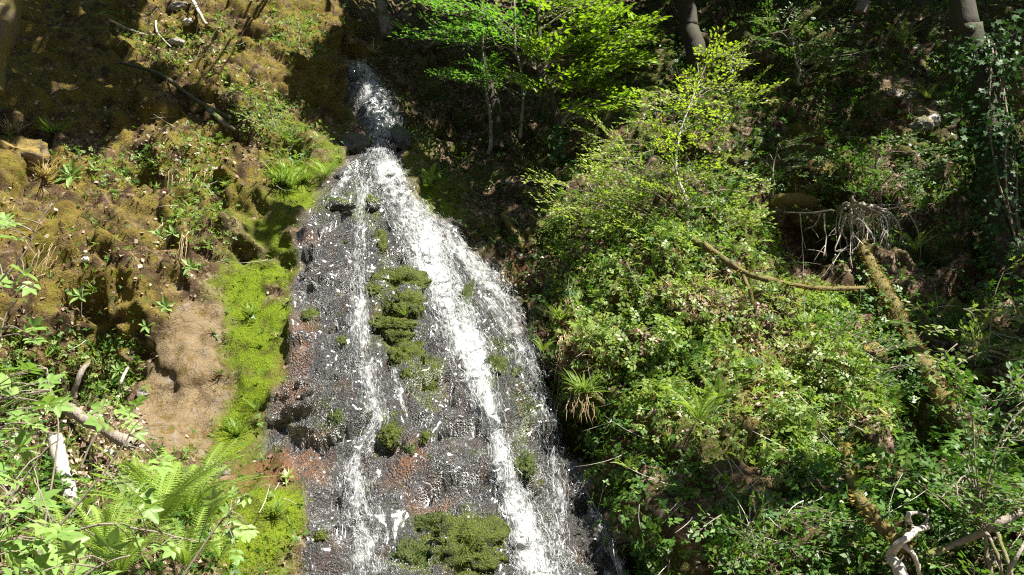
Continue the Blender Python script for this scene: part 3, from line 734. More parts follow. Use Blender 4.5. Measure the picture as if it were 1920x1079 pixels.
cushion(748, 528, 46, 27, 'broad bright moss cushion topping the strip between the cascades', seed=1)
cushion(702, 542, 16, 13, 'small moss knob left of the broad cushion, beside the left rivulet', seed=2)
cushion(772, 568, 26, 26, 'rounded moss cushion below the broad one, touching the main cascade', seed=3)
cushion(740, 580, 22, 18, 'moss cushion around the small hanging grass tuft', seed=4)
cushion(738, 606, 38, 11, 'long flat moss ledge below the grass tuft', seed=5)
cushion(748, 628, 24, 13, 'squat olive moss hump just under the flat moss ledge', seed=6)
cushion(758, 664, 27, 28, 'tall moss hump in the middle of the strip between the cascades', seed=7)
cushion(784, 648, 14, 14, 'little moss knob right of the tall middle hump', seed=8)
cushion(797, 728, 21, 44, 'drooping elongated moss cushion at the lower end of the mossy strip', seed=9)
cushion(732, 812, 17, 22, 'twin moss knob standing alone beside the left rivulet', seed=10)
cushion(812, 985, 40, 20, 'flat dark moss cushion above the big lower moss mound', seed=11, dark=True)
cushion(880, 1020, 58, 44, 'big green moss mound at the foot of the main cascade', seed=12)
cushion(928, 1000, 24, 16, 'moss knob between the big lower mound and main cascade', seed=13)
cushion(790, 1052, 46, 38, 'dark moss mound left of the big lower mound', seed=14, dark=True)
cushion(1124, 938, 24, 42, 'moss cushion on dark rock right of the thread of water', seed=15)
cushion(868, 565, 11, 36, 'narrow moss strip between the main and right cascades', seed=16, dark=True)
cushion(984, 770, 12, 36, 'upright moss strip on wet rock beside the right cascade', seed=17, dark=True)
cushion(930, 682, 17, 20, 'grey green moss patch under the water film right of main cascade', seed=18, dark=True)
cushion(714, 452, 12, 22, 'moss knob high on slab between rivulet and main cascade', seed=19)
cushion(694, 374, 12, 13, 'small moss cap on the rock splitting the water at the top ledge', seed=20)
cushion(618, 378, 22, 11, 'dark moss patch on the wet ledge left of the top fan', seed=21, dark=True)
cushion(580, 590, 13, 20, 'small moss tuft on the left rim of the slab', seed=22)
cushion(1012, 590, 13, 24, 'mossy lump at the right rim of the slab under the white stone', seed=23, dark=True)
cushion(1034, 655, 20, 22, 'moss topped boulder in the dark gap right of the slab', seed=24, dark=True)
cushion(985, 870, 15, 30, 'dim moss strip between the lower main and right cascades', seed=25, dark=True)
for i, (u, v, a, b) in enumerate([(630,782,12,12),(672,808,10,8),(810,860,12,9),(800,818,9,12),(650,455,10,7),(600,1004,10,9),(768,842,9,10),(905,470,12,8),(722,610,9,8),(760,700,9,12),(850,820,9,7),(640,640,8,9),(690,645,9,7),(965,700,10,12)]):
    cushion(u, v, a, b, ['dark moss tuft left of the left rivulet, low on the slab', 'tiny moss tuft just left of the twin knob', 'tiny moss tuft below the drooping cushion, right of it', 'yellowish moss tuft right under the drooping cushion', 'moss tuft at the upper left of the slab beside the rivulet', 'round dark moss tuft near the lower left rim of the slab', 'moss tuft below the drooping cushion, left of the yellowish one', 'moss tuft high between the main and right cascades', 'moss tuft beside the long flat moss ledge, on its left', 'moss tuft left of the drooping cushion', 'tiny tuft near the middle of the slab beside the main cascade', 'small moss tuft left of the rivulet at mid slab', 'small moss tuft hugging the right side of the left rivulet', 'moss tuft beneath the grey green patch on the right of the slab'][i], 'small moss tufts on the slab', 30 + i, i % 2 == 0)

rock(640, 385, 30, 12, M_STWET, 'low wet rock forming the ledge at the left of the top fan', seed=2)
rock(700, 385, 16, 14, M_STWET, 'wet rock splitting the water under a moss cap', seed=3)
rock(748, 262, 26, 30, M_STWET, 'dark wet boulder right of the upper cascade', seed=4)
rock(668, 270, 30, 26, M_STWET, 'dark wet boulder left of the upper cascade', seed=5)
rock(30, 285, 46, 34, M_STOCH, 'ochre mossy boulder jutting out at the left edge', seed=6, depth=.6, rough=.5, sink=.8)
rock(335, 12, 22, 10, M_STGREY, 'pale flat rock at the top of the left bank', seed=7)
rock(352, 40, 12, 8, M_STPALE, 'small pale stone under the dead stick at top left', seed=8)
rock(332, 78, 17, 8, M_STGREY, 'grey rock set in the moss below the pale flat rock', seed=9)
rock(160, 487, 8, 6, M_STPALE, 'small white stone in the dark hollow of the left bank', seed=10)
rock(112, 712, 8, 7, M_STPALE, 'white stone among leaves above the left log', seed=11)
rock(200, 852, 16, 10, M_STPALE, 'pale stone under the lower end of the log', seed=12)
rock(166, 888, 8, 9, M_STPALE, 'white pebble beside the broken white log', seed=13)
rock(398, 882, 34, 18, M_STGREY, 'flat pinkish grey rock above the lower moss block', seed=14)
rock(270, 735, 14, 18, M_STGREY, 'grey plate set in the bare brown rock face', seed=15, depth=.3)
rock(1003, 562, 7, 10, M_STPALE, 'white stone at the right rim of the slab', seed=16)
rock(1040, 690, 22, 26, M_STWET, 'dark wet boulder in the gap right of the slab', seed=17)
rock(1692, 178, 34, 13, M_STGREY, 'grey rock outcrop catching sun left of the ivy tree', seed=18, depth=.3, rough=.4)
rock(1752, 225, 14, 16, M_STPALE, 'pale broken rock beside the grey outcrop', seed=19)
rock(1728, 235, 22, 16, M_STGREY, 'lower grey rock under the sunlit outcrop', seed=20)
rock(1165, 1005, 18, 14, M_STWET, 'wet glinting rock at the foot of the right bank', seed=21)
rock(1180, 205, 12, 34, M_STGREY, 'grey standing rock in the dark behind the shrub', seed=22)
rock(1640, 660, 26, 20, M_STOCH, 'brown rock under the leaning mossy trunk', seed=23)
for i, (u, v, a) in enumerate([(90,860,9),(60,800,7),(140,905,8),(230,880,9),(30,880,8),(560,745,5),(1085,470,5),(900,400,5),(950,340,5),(330,300,6),(200,330,5),(420,215,6)]):
    rock(u, v, a, a * .7, M_STGREY if i % 2 else M_STPALE, ['loose pale stone among dead leaves left of the white log', 'pale stone by the left frame edge beside the elder leaves', 'grey stone right of the white log foot', 'pale stone between the white log and the slanted log', 'grey stone at the far left edge among leaves', 'small stone at the left rim of the slab near the rust patch', 'pale stone on the upper left rim of the right bank', 'stone on the dark gully floor right of the falls', 'pale stone higher in the dark gully', 'small stone on the litter beside the hanging stems', 'pale stone in the litter strip of the upper left bank', 'small stone below the long dark root'][i], 'loose stones among the dead leaves', 40 + i, 'stone')

# ------------------------------------------------------------------ ground cover
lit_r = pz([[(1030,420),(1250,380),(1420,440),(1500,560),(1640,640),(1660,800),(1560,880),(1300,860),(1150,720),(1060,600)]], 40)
strip = pz([[(1230,490),(1340,485),(1470,555),(1560,640),(1645,780),(1570,830),(1450,730),(1330,625),(1190,575)], [(1040,590),(1100,610),(1130,700),(1070,690)], [(1530,830),(1600,850),(1580,900)]], 45)
hol = pz([[(1130,610),(1210,620),(1230,730),(1140,720)], [(1260,790),(1420,820),(1420,900),(1240,870)], [(1560,760),(1660,800),(1640,860),(1560,840)]], 40)
logz = pz([[(70,730),(270,790),(265,880),(170,960),(80,920)]], 20)
right = sstep(1010, 1080, UU + (VV - 500) * -.12) * (1 - zs)
right = right * (1 - .9 * pz([[(1450,395),(1560,395),(1580,560),(1450,560)]], 30))
left = (1 - sstep(640, 760, UU)) * (1 - zs)
lowleft = pz([[(-300,690),(120,650),(260,830),(420,900),(440,1300),(-300,1300)]], 40)
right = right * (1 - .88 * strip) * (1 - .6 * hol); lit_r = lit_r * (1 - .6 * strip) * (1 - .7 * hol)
clump = sstep(-.05, .35, fbm(G * 1.4, 3, 71)); clump2 = sstep(-.1, .3, fbm(G * 2.3, 3, 72))
leftveg = pz([[(420,130),(470,170),(560,200),(600,280),(560,330),(500,270),(430,200)], [(330,270),(420,330),(430,470),(340,480)], [(130,300),(260,300),(420,250),(420,300),(200,360)], [(-100,640),(260,640),(260,760),(-100,760)], [(180,20),(260,60),(420,40),(450,90),(300,130)], [(500,20),(620,60),(600,110),(500,90)]], 30)
nogreen = 1 - np.clip(zr + zs, 0, 1)
cover = [grow('c', TRI3, None, 20000, FM * right * nogreen * (.22 + clump), (.03, .075), .45, .5, (.0, .30), power=1.5),
         grow('c', SPRIG, None, 12000, FM * right * nogreen * (.14 + clump2), (.07, .18), .4, .55, (.0, .36), power=1.5),
         grow('c', TRI3, None, 5500, FM * left * nogreen * (.10 + leftveg) * (.2 + clump2), (.025, .06), .45, .5, (.0, .18)),
         grow('c', TRI3, None, 2500, FM * lowleft * (1 - .9 * logz), (.03, .07), .5, .5, (.0, .30))]
stuff('ground_cover', cover, M_COVER, 'dense low bramble and herb leaves covering the right bank')
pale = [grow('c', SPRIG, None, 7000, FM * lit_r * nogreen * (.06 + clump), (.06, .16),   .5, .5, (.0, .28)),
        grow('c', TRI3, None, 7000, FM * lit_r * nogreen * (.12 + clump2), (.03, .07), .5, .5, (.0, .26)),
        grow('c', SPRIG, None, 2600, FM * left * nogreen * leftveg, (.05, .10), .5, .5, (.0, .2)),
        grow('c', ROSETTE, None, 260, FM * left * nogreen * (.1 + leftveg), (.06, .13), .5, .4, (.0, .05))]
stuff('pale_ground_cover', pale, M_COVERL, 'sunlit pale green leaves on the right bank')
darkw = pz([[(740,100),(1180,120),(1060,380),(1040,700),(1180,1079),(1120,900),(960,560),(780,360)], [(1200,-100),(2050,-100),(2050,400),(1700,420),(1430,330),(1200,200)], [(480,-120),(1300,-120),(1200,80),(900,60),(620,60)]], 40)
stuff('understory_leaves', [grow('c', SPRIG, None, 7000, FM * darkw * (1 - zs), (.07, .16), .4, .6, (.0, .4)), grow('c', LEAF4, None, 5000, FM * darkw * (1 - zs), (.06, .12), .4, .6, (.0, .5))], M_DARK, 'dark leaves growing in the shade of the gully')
litz = np.clip(pz([[(420,130),(480,170),(470,240),(380,200)], [(150,230),(330,200),(480,250),(500,310),(300,320),(180,280)], [(-50,760),(150,780),(200,880),(0,950)], [(1040,400),(1110,460),(980,560),(900,400)], [(1300,470),(1560,610),(1560,720),(1400,600)], [(260,0),(400,0),(420,150),(300,120)], [(80,580),(200,560),(120,640)], [(1200,520),(1480,740),(1480,830),(1250,760),(1150,620)]], 40) + .10, 0, 1)
stuff('leaf_litter', [grow('l', FLAKE, None, 11000, FM * litz * nogreen * (1 - zg), (.03, .08), .3, .45, (.005, .03)), grow('l', FLAKE, None, 10000, FM * (strip + .15 * lit_r + logz) * (.15 + clump2), (.02, .065), .4, .5, (.01, .12)), grow('l', FLAKE, None, 2600, FM * left * nogreen * (1 - zg) * sstep(-.1, .3, fbm(G * 1.8, 3, 79)), (.015, .05), .3, .5, (.005, .03)), grow('l', FLAKE, None, 900, FM * GULLY * (1 - zs), (.04, .08), .3, .4, (.005, .02))], M_LITTER, 'dry brown and grey dead leaves lying on the banks')
stuff('green_moss', [grow('m', NARROW, None, 20000, FM * zg ** 2 * (1 - zs) * (.2 + clump2), (.012, .034), .35, .35, (-.006, .006)), grow('m', TUFT, None, 500, FM * zg * (.05 + clump), (.04, .08), .6, .25, (0, 0))], M_MOSSF, 'bright yellow green moss on rock left of the falls')
stuff('dry_moss', [grow('m', NARROW, None, 34000, FM * zc * nogreen * left * (.2 + clump), (.025, .06), .3, .4, (-.008, .006)), grow('m', NARROW, None, 7000, FM * zc * nogreen * right, (.025, .05), .3, .4, (-.008, .006))], M_OCHF, 'ochre half dry moss on the left bank')
stuff('grass', [grow('g', TUFT, None, 1300, FM * left * nogreen * (.05 + .3 * leftveg + lowleft * .4), (.10, .22), .7, .25, (0, 0)), grow('g', TUFT, None, 1100, FM * right * nogreen * clump2, (.10, .24), .7, .3, (0, 0)), grow('g', TUFT, None, 160, FM * GREENTOP, (.18, .34), .8, .25, (0, 0))] if False else [grow('g', TUFT, None, 1300, FM * left * nogreen * (.05 + .3 * leftveg + lowleft * .4), (.10, .22), .7, .25, (0, 0)), grow('g', TUFT, None, 1100, FM * right * nogreen * clump2, (.10, .24), .7, .3, (0, 0))], M_GRASS, 'thin grass growing between herbs on both banks')
def twigs(name, n, weight, mat, ln, label):
    P, N, k = pick(weight, n); mb = MB()
    for i in range(n):
        d = unit(np.cross(N[i], rng.normal(size=3)) + N[i] * .25 + np.array([0, 0, -.35])); l = random.uniform(*ln)
        t = np.linspace(0, 1, 5)[:, None]; b = rng.normal(size=3) * .22
        mb.tube(P[i] + N[i] * (.02 + .2 * random.random()) + d * l * t + b * l * (t * (1 - t)), .0026 * random.uniform(.6, 1.7) * np.array([1, .9, .8, .6, .3]), 4)
    return tag(link(name, mb.mesh(name, mat)), label, kind='stuff')
stuff('straw', [grow('g', TUFT, None, 900, FM * (strip + .4 * lit_r) * (.2 + clump), (.10, .26), .5, .5, (.0, .15)), grow('g', TUFT, None, 500, FM * left * nogreen * (.05 + clump2 * .4 + lowleft), (.08, .2), .5, .5, (0, 0))], M_STRAW, 'dry straw coloured grass hanging among the leaves')
twigs('fallen_twigs', 620, FM * (right + strip) * nogreen, M_PALET, (.15, .7), 'thin pale dead twigs tangled in the right bank')
twigs('dead_stems', 160, FM * left * nogreen, M_PALET, (.12, .5), 'thin pale dead stems on the left bank')
# ------------------------------------------------------------------ wood: logs, branches, trunks
def wpath(pts, lift=0.0):
    """photo pixels (u, v[, distance in front of the slope]) -> points in the world"""
    out = []
    for p in pts:
        q, n = at(p[0], p[1]); dd = p[2] if len(p) > 2 else lift
        out.append(PX(p[0], p[1], np.array(q[1] - dd)))
    return np.array(out)
def limb(P, r0, r1, n=24, wig=.15, seed=0):
    S = spline(P, n); L = np.linalg.norm(S[-1] - S[0]); t = np.linspace(0, 1, n)
    S = S + np.stack([noise(np.stack([t * 6 + seed * 9.7, t * 0 + k * 5.3, t * 0], -1), 80 + k) for k in range(3)], -1) * wig * r0 * 2
    rad = (r0 + (r1 - r0) * t) * (1 + (.015 if r0 > .1 else .16) * noise(np.stack([t * 9 + seed * 3, t * 0, t * 0 + .5], -1), 90))
    return S, rad
def wood(name, P, r0, r1, mat, label, cat_, group=None, sides=9, wig=.15, jit=.05, side=(), seed=0, n=24, own_mat=None):
    S, rad = limb(P, r0, r1, n, wig, seed)
    org = S[0].copy(); mb = MB(); mb.tube(S - org, rad, sides, jit)
    o = link(name, mb.mesh(name, mat), None, org)
    for sp, a, b in side:
        S2, rr = limb(sp, a, b, 12, .2, seed + 3); m2 = MB(); m2.tube(S2 - org, rr, 6, jit)
        link('branch', m2.mesh('branch', mat), o)
    if mat is M_MOSSW:
        nn_ = int(3200 * (r0 + r1) * np.linalg.norm(S[-1] - S[0])) + 150; k = rng.integers(1, n - 1, nn_); a = rng.uniform(0, 6.28, nn_)
        tg = unit(np.gradient(S, axis=0))[k]; b1 = unit(np.cross(tg, np.array([0, 0, 1.]))); b2 = np.cross(b1, tg); d = np.cos(a)[:, None] * b1 + np.sin(a)[:, None] * np.where(b2[:, 2:] < 0, -b2, b2)
        Pm = S[k] + (S[np.minimum(k + 1, n - 1)] - S[k]) * rng.random((nn_, 1)) + d * rad[k][:, None] * .92; ok = fbm(Pm * 4, 2, 88) > -.25
        X, FF, rr = inst(NARROW, frame_dir(d[ok] + rng.normal(size=(ok.sum(), 3)) * .5, rng.normal(size=(ok.sum(), 3))), rng.uniform(.02, .06, ok.sum()), Pm[ok] - org)
        link('moss', mesh_np('moss', X, FF, M_OCHF, rr), o)['kind'] = 'stuff'
    return tag(o, label, cat_, group)
pm = px_m
def wD(pts): return np.array([PX(u, v, np.array(d)) for u, v, d in pts])
LOGP = wD([(92,750,7.75),(246,832,7.15)]); LOGP = np.array([LOGP[0] * (1 - f) + LOGP[1] * f for f in (0, .33, .66, 1)])
wood('fallen_log', LOGP, .056, .05, M_DEADB, 'split grey brown log lying slanted in front of the brown rock', 'log', jit=.10, sides=11)
wood('fallen_log', wD([(102,822,7.0),(116,870,6.6),(128,910,6.25),(146,958,5.9)]), .055, .05, M_DEAD, 'bleached white log standing steeply below the slanted log', 'log', jit=.08)
wood('dead_stick', wpath([(170,675,.05),(150,705,.1),(138,745,.1)]), .03, .035, M_DEADB, 'short pale stub of branch above the slanted log', 'branch')
wood('dead_stick', wpath([(240,690,.06),(228,715,.1),(218,745,.08)]), .018, .012, M_DEAD, 'thin white stick leaning on the brown rock edge', 'branch')
wood('dead_stick', wpath([(205,38,.1),(240,55,.2),(275,66,.1)]), .03, .018, M_DEAD, 'pale stick on the upper left bank with a side twig', 'branch', side=[(wpath([(215,42,.12),(222,50,.2),(232,56,.1)]), .014, .006)])
wood('dead_stick', wpath([(358,-5,.1),(372,20,.15),(386,46,.1)]), .04, .03, M_DEAD, 'steep pale stick beside the flat rock at the top left', 'branch')
wood('dead_stick', wpath([(292,40,.1),(296,62,.2),(320,88,.1)]), .02, .012, M_DEAD, 'crooked little stick below the pale stick on the left bank', 'branch')
wood('dead_stick', wpath([(225,118,.06),(300,140,.15),(370,190,.2),(430,222,.1)]), .025, .05, M_BARK, 'long dark root running down across the left bank', 'branch')
wood('dead_stick', wpath([(380,195,.1),(420,230,.2),(455,255,.1)]), .05, .03, M_BARKG, 'brown root over the dark hollow in the left bank', 'branch')
wood('mossy_branch', wD([(1245,448,10.75),(1310,456,10.4),(1350,482,10.1),(1400,512,9.85),(1470,532,9.8),(1540,541,9.9),(1622,540,10.5)]), .05, .026, M_MOSSW, 'long bowed mossy branch lying across the right bank', 'branch', sides=10, jit=.12, n=40, side=[(wD([(1388,506,9.9),(1405,545,9.75),(1412,590,9.75)]), .03, .02)])
wood('leaning_trunk', wpath([(1610,440,.2),(1640,510,.35),(1680,580,.4),(1720,660,.35),(1775,750,.25),(1835,835,.1)]), .07, .12, M_MOSSW, 'thick leaning mossy dead trunk below the pale root tangle', 'dead trunk', sides=14, jit=.08, n=36)
wood('mossy_branch', wpath([(1588,835,.25),(1592,880,.35),(1600,930,.35)]), .03, .055, M_MOSSW, 'upright mossy stub near the foot of the right bank', 'branch', jit=.1)
wood('mossy_branch', wpath([(1600,925,.4),(1635,965,.5),(1668,1000,.5),(1700,1032,.4)]), .05, .045, M_MOSSW, 'mossy branch slanting down towards the bleached driftwood', 'branch', jit=.12)
wood('mossy_branch', wpath([(940,398,.1),(960,430,.25),(985,470,.15)]), .07, .05, M_MOSSW, 'short ochre mossy branch in the gully right of the falls', 'branch', jit=.12)
wood('dead_log', wpath([(1448,382,.25),(1480,374,.5),(1518,378,.4)]), .06, .10, M_MOSSW, 'brown rotten log end sticking out above the dark hollow', 'log', jit=.12)
wood('driftwood', wpath([(1702,1110,.5),(1692,1075,.6),(1676,1048,.62),(1692,1020,.7),(1716,1000,.75),(1732,982,.8)]),   .042, .02, M_DEAD, 'bleached forked driftwood at the lower right edge', 'driftwood', jit=.16, wig=.5, side=[(wpath([(1714,1002,.74),(1708,985,.76),(1702,968,.8),(1718,963,.82),(1738,968,.83)]), .026, .012), (wpath([(1690,1022,.66),(1712,1040,.6),(1726,1085,.5)]), .02, .016), (wpath([(1680,1048,.62),(1668,1046,.64),(1661,1050,.64)]), .016, .005), (wpath([(1730,986,.8),(1740,972,.8),(1738,955,.8)]), .012, .003)])
wood('dead_branch', wpath([(1920,955,.6),(1870,985,.7),(1800,1018,.7),(1735,1040,.6)]), .03, .022, M_DEADB, 'pale half bare branch right of the bleached driftwood', 'branch', side=[(wpath([(1866,990,.7),(1885,1040,.8),(1900,1090,.7)]), .014, .01), (wpath([(1880,1090,.8),(1910,1040,.8),(1930,1000,.8)]), .014, .01), (wpath([(1850,1000,.7),(1872,1045,.8),(1880,1090,.7)]), .012, .008)])

def root_tangle():
    c = wpath([(1598,385,.75)])[0]
    o = thing('root_tangle', c, 'pale tangle of dead roots hanging from the overturned stump', 'root tangle')
    D = c[1]; k = D / F; mb = MB()
    hub = [wpath([(1570,398,.6),(1600,385,.8),(1640,390,.7)]), wpath([(1600,380,.75),(1598,372,.8),(1602,366,.8)])]
    S, r = limb(hub[0], .05, .035, 14, .5); mb.tube(S - c, r, 9, .15); S, r = limb(hub[1], .04, .008, 8, .1); mb.tube(S - c, r, 7, .1)
    link('stump', mb.mesh('stump', M_DEADB), o)
    paths = [[(1585,398),(1578,430),(1590,460),(1575,475),(1560,505),(1575,530)],[(1590,395),(1595,430),(1618,460),(1630,480)],[(1602,392),(1620,420),(1640,450),(1636,500),(1640,520)],[(1610,388),(1640,400),(1650,440),(1645,470),(1634,500)],
             [(1615,385),(1650,395),(1665,440),(1668,480),(1672,520)],[(1620,384),(1670,400),(1690,440),(1700,490),(1695,540)],[(1610,384),(1655,390),(1685,425),(1694,445)],[(1640,440),(1645,465),(1637,490),(1638,512)],
             [(1590,400),(1570,450),(1565,470),(1590,468),(1612,455)],[(1566,478),(1562,500),(1580,528)],[(1600,395),(1612,430),(1600,455),(1575,470)],[(1650,410),(1660,450),(1670,470),(1670,510)],[(1560,393),(1520,398),(1480,398),(1468,396)],
             [(1540,396),(1530,420),(1510,430)],[(1545,400),(1548,440),(1545,480)],[(1500,400),(1505,455),(1506,520)],[(1700,490),(1688,520),(1698,550)],[(1690,445),(1698,470),(1690,500),(1680,530)],[(1625,384),(1660,385),(1690,382)],[(1580,405),(1600,440),(1650,470),(1690,520)]]
    for i in range(24):
        u0, v0 = random.uniform(1575, 1655), random.uniform(380, 396); ex, dr = random.uniform(-25, 75) * (1 if i % 4 else .3), random.uniform(50, 150)
        paths.append([(u0, v0), (u0 + ex * .6, v0 + random.uniform(-4, 12)), (u0 + ex, v0 + dr * .35), (u0 + ex * random.uniform(.85, 1.1), v0 + dr * .7), (u0 + ex * random.uniform(.7, 1.15), v0 + dr)])
    for i, pp in enumerate(paths):
        base = at(*pp[len(pp) // 2])[0][1]
        Q = np.array([PX(u, v, np.array(D + .1 * math.sin(i * 2 + j) + random.uniform(-.05, .12))) for j, (u, v) in enumerate(pp)])
        S, r = limb(Q, random.uniform(.007, .017), .003, 18, .5, i); m2 = MB(); m2.tube(S - c, r, 6, .12)
        for q_ in range(random.randint(2, 4)):
            s0 = random.randrange(5, 16); d = unit(unit(S[s0 + 1] - S[s0]) + rng.normal(size=3) * .6); l = random.uniform(.12, .4); t = np.linspace(0, 1, 6)[:, None]
            m2.tube(S[s0] - c + d * l * t + np.array([0, 0, -.25 * l]) * t * t, np.linspace(.005, .0015, 6), 4)
        link('root', m2.mesh('root', M_DEAD), o)
    for i, (u, v, a) in enumerate([(1548,408,9),(1560,412,8),(1536,412,8),(1528,404,7),(1554,402,7),(1570,408,7)]):
        pass
root_tangle()

# ------------------------------------------------------------------ ferns and grass tufts
def frond_mesh(name, n=20, bend=.9, width=.13):
    V, it = [], []
    for i in range(n):
        t = (i + 1) / (n + 1.5)
        y, z = math.sin(t * bend) / bend, (1 - math.cos(t * bend)) / bend * -1
        w = width * (math.sin(math.pi * min(1, t * .80 + .16)) ** .8) * (1.05 - t * .25)
        for s in (-1, 1):
            m = 7; tt = np.linspace(0, 1, m); out = []
            hw = .30 / n * (1 - tt * .85) ; x = s * tt * w; dy = tt * w * .28; dz = -tt ** 2 * w * .35
            jag = np.where(np.arange(m) % 2 == 0, .45, 1.15)
            A = np.stack([x, y + dy + hw * jag, z + dz], -1); B = np.stack([x, y + dy - hw * jag, z + dz], -1)
            it.append((np.concatenate([A, B]), np.array([(k, k + 1, m + k + 1, m + k) for k in range(m - 1)])))
    mb = MB(); V, Fc = merge_T(it); mb.add(V, Fc, .5)
    t = np.linspace(0, 1, 9); mb.tube(np.stack([t * 0, np.sin(t * bend) / bend, -(1 - np.cos(t * bend)) / bend - .004], -1), np.linspace(.012, .003, 9), 4, 0, .2)
    return mb.mesh(name, M_FERN, False)
FRONDS = [frond_mesh('frond', 24 + 2 * k, .7 + .25 * k, .125 + .012 * k) for k in range(3)]
def fern(u, v, size_px, label, n=9, lean=.55, front=.0, group=None):
    p, nn = at(u, v); p = PX(u, v, np.array(p[1] - front)); L = size_px * p[1] / F
    o = thing('fern', p, label, 'fern', group)
    for i in range(n):
        a = 2 * math.pi * i / n + random.uniform(-.3, .3)
        d = unit(np.array([math.cos(a), math.sin(a) * .8 - .25, random.uniform(.9, 2.4) * (1.2 - lean * .6)]) + nn * .35)
        f = link('frond', FRONDS[i % 3], o)
        R = frame_dir(d[None], (np.array([0, 0, 1.]) + .4 * nn - .2 * d)[None])[0] * (L * random.uniform(.75, 1.1))
        f.matrix_local = Matrix(R.tolist()).to_4x4()
    return o
fern(290,990,195,'tall bright fern in the middle of the lower left corner',20,.1,.6)
fern(350,975,175,'tall fern leaning right of the biggest lower left fern',17,.15,.6)
fern(190,1035,140,'broad fern below the white log',14,.4,.8)
fern(345,1060,120,'low spreading fern in front of the dripping moss block',14,.5,.6)
fern(225,1075,130,'fern half cut by the lower frame edge near the elder leaves',14,.4,.8)
fern(255,935,100,'bright fern rising behind the arching pale twig',12,.3,.5)
fern(380,985,110,'fern between the moss block and the tall leaning fern',12,.4,.5)
fern(120,1060,120,'fern low in the corner beside the elder stems',12,.4,.6)
fern(410,1050,90,'small fern at the left side of the dripping moss block',7,.5,.2)
fern(150,960,70,'small fern beside the bleached log',7,.6,.1)
fern(545,350,80,'bright fern on the sunny moss mound beside the upper falls',9,.4,.15)
fern(610,330,60,'small fern on the moss mound nearest the falling water',7,.5,.1)
fern(540,285,50,'fern in half shade above the moss mound',7,.5,.1)
fern(1310,790,95,'feathery fern on the lit middle of the right bank',9,.4,.2)
fern(1350,760,80,'fern just above the feathery fern on the right bank',8,.4,.2)
fern(1255,745,55,'small fern left of the feathery fern on the right bank',7,.5,.15)
fern(1015,660,48,'small bright fern in the dark gap right of the slab',6,.5,.25)
fern(1205,1040,60,'shaded fern at the foot of the right bank beside the water',6,.3,.2)
fern(1180,880,45,'pale fern hanging below the grass tufts of the right bank',6,.5,.2)
fern(1740,185,55,'fern growing beside the sunlit grey outcrop',7,.4,.1)
fern(1715,470,70,'upright fern right of the root tangle',7,.2,.3)
fern(1060,460,45,'fern at the top left corner of the right bank',7,.4,.2)
fern(800,350,60,'dim fern on the moss right of the top of the falls',7,.5,.1)
fern(1690,80,60,'dark fern high on the right slope',7,.5,.1)
fern(480,770,50,'tiny fern tuft on the bright moss strip',6,.5,.05)

def tuft(u, v, h_px, label, n=70, group=None, front=.05, mat=None, w=.018, spread=1.0):
    p, nn = at(u, v); p = PX(u, v, np.array(p[1] - front)); h = h_px * p[1] / F
    T = tuft_T(n, w, spread); V = T[0] * h; r = np.repeat(rng.random(n), 10)
    R = frame_dir(np.array([[1., 0, 0]]), unit(nn * .4 + np.array([0, -.1, .8]))[None])[0]
    R = np.stack([R[:, 1], R[:, 0], R[:, 2]], -1) * np.array([1, -1, 1])
    o = link('grass_tuft', mesh_np('grass_tuft', V @ R.T, T[1], mat or M_GRASS, r), None, p)
    return tag(o, label, 'grass', group)
tuft(1095,735,75,'grass tuft hanging over the dark gap at the edge of the right bank',110)
tuft(1105,800,70,'second hanging grass tuft just below the upper one on the right bank',110)
tuft(1052,600,60,'yellowish grass tuft at the left rim of the right bank',80)
tuft(530,345,90,'tall bright grass tuft on the moss mound beside the falls',120)
tuft(570,340,60,'short bright grass tuft on the moss mound',80)
tuft(520,960,50,'grass tuft hanging on the dripping moss block',60)
tuft(756,590,42,'single pale grass tuft on the moss between the cascades',34)
tuft(470,590,45,'bright grass tuft on the upper moss strip',50, spread=.35)
tuft(445,815,55,'grass tuft at the lower moss strip',50, spread=.35)
tuft(525,205,40,'thin grass tuft on the shaded edge of the left bank',40)
tuft(180,545,40,'dark grass tuft on the ochre cliff at left',60)
tuft(25,250,70,'dry grass hanging over the ochre boulder at the left edge',70, mat=M_STRAW)
tuft(100,250,70,'dark grass tuft right of the ochre boulder',80)
tuft(85,330,70,'straw coloured dry tuft beneath the dark grass at left',70, mat=M_STRAW)
tuft(700,100,50,'yellow grass tuft at the very top of the falls',60, mat=M_STRAW)
tuft(660,85,40,'straw tuft left of the top of the falls',50, mat=M_STRAW)
tuft(1010,560,30,'small grass tuft by the white stone at the slab rim',30)
def hanging(u0, v0, v1, n, w, label, spread=20):
    c = at_n(u0, v0, .1); mb = MB(); D = c[1]
    for i in range(n):
        u = u0 + random.gauss(0, spread); a = PX(u, v0 + random.uniform(-15, 15), np.array(D - .12)); l = (v1 - v0) * random.uniform(.4, 1.05) * D / F; t = np.linspace(0, 1, 6)[:, None]
        mb.tube(a - c + np.array([random.gauss(0, .06), -.12, 0]) * t + np.array([0, 0, -1.]) * l * t + rng.normal(size=(6, 3)) * .008, np.linspace(w, w * .4, 6), 4)
    return tag(link('hanging_roots', mb.mesh('hanging_roots', M_STRAW), None, c), label, 'roots')
hanging(1060,640,760,22,.006,'straw coloured roots hanging at the left edge of the right bank',9)
hanging(1090,745,790,20,.004,'dry blades hanging below the upper grass tuft',14)
hanging(360,330,500,26,.006,'pale dry stems hanging down the ochre cliff',22)
hanging(90,470,540,14,.004,'dry roots hanging on the left cliff',12)
hanging(345,440,525,5,.009,'white bare stems above the brown rock face',5)

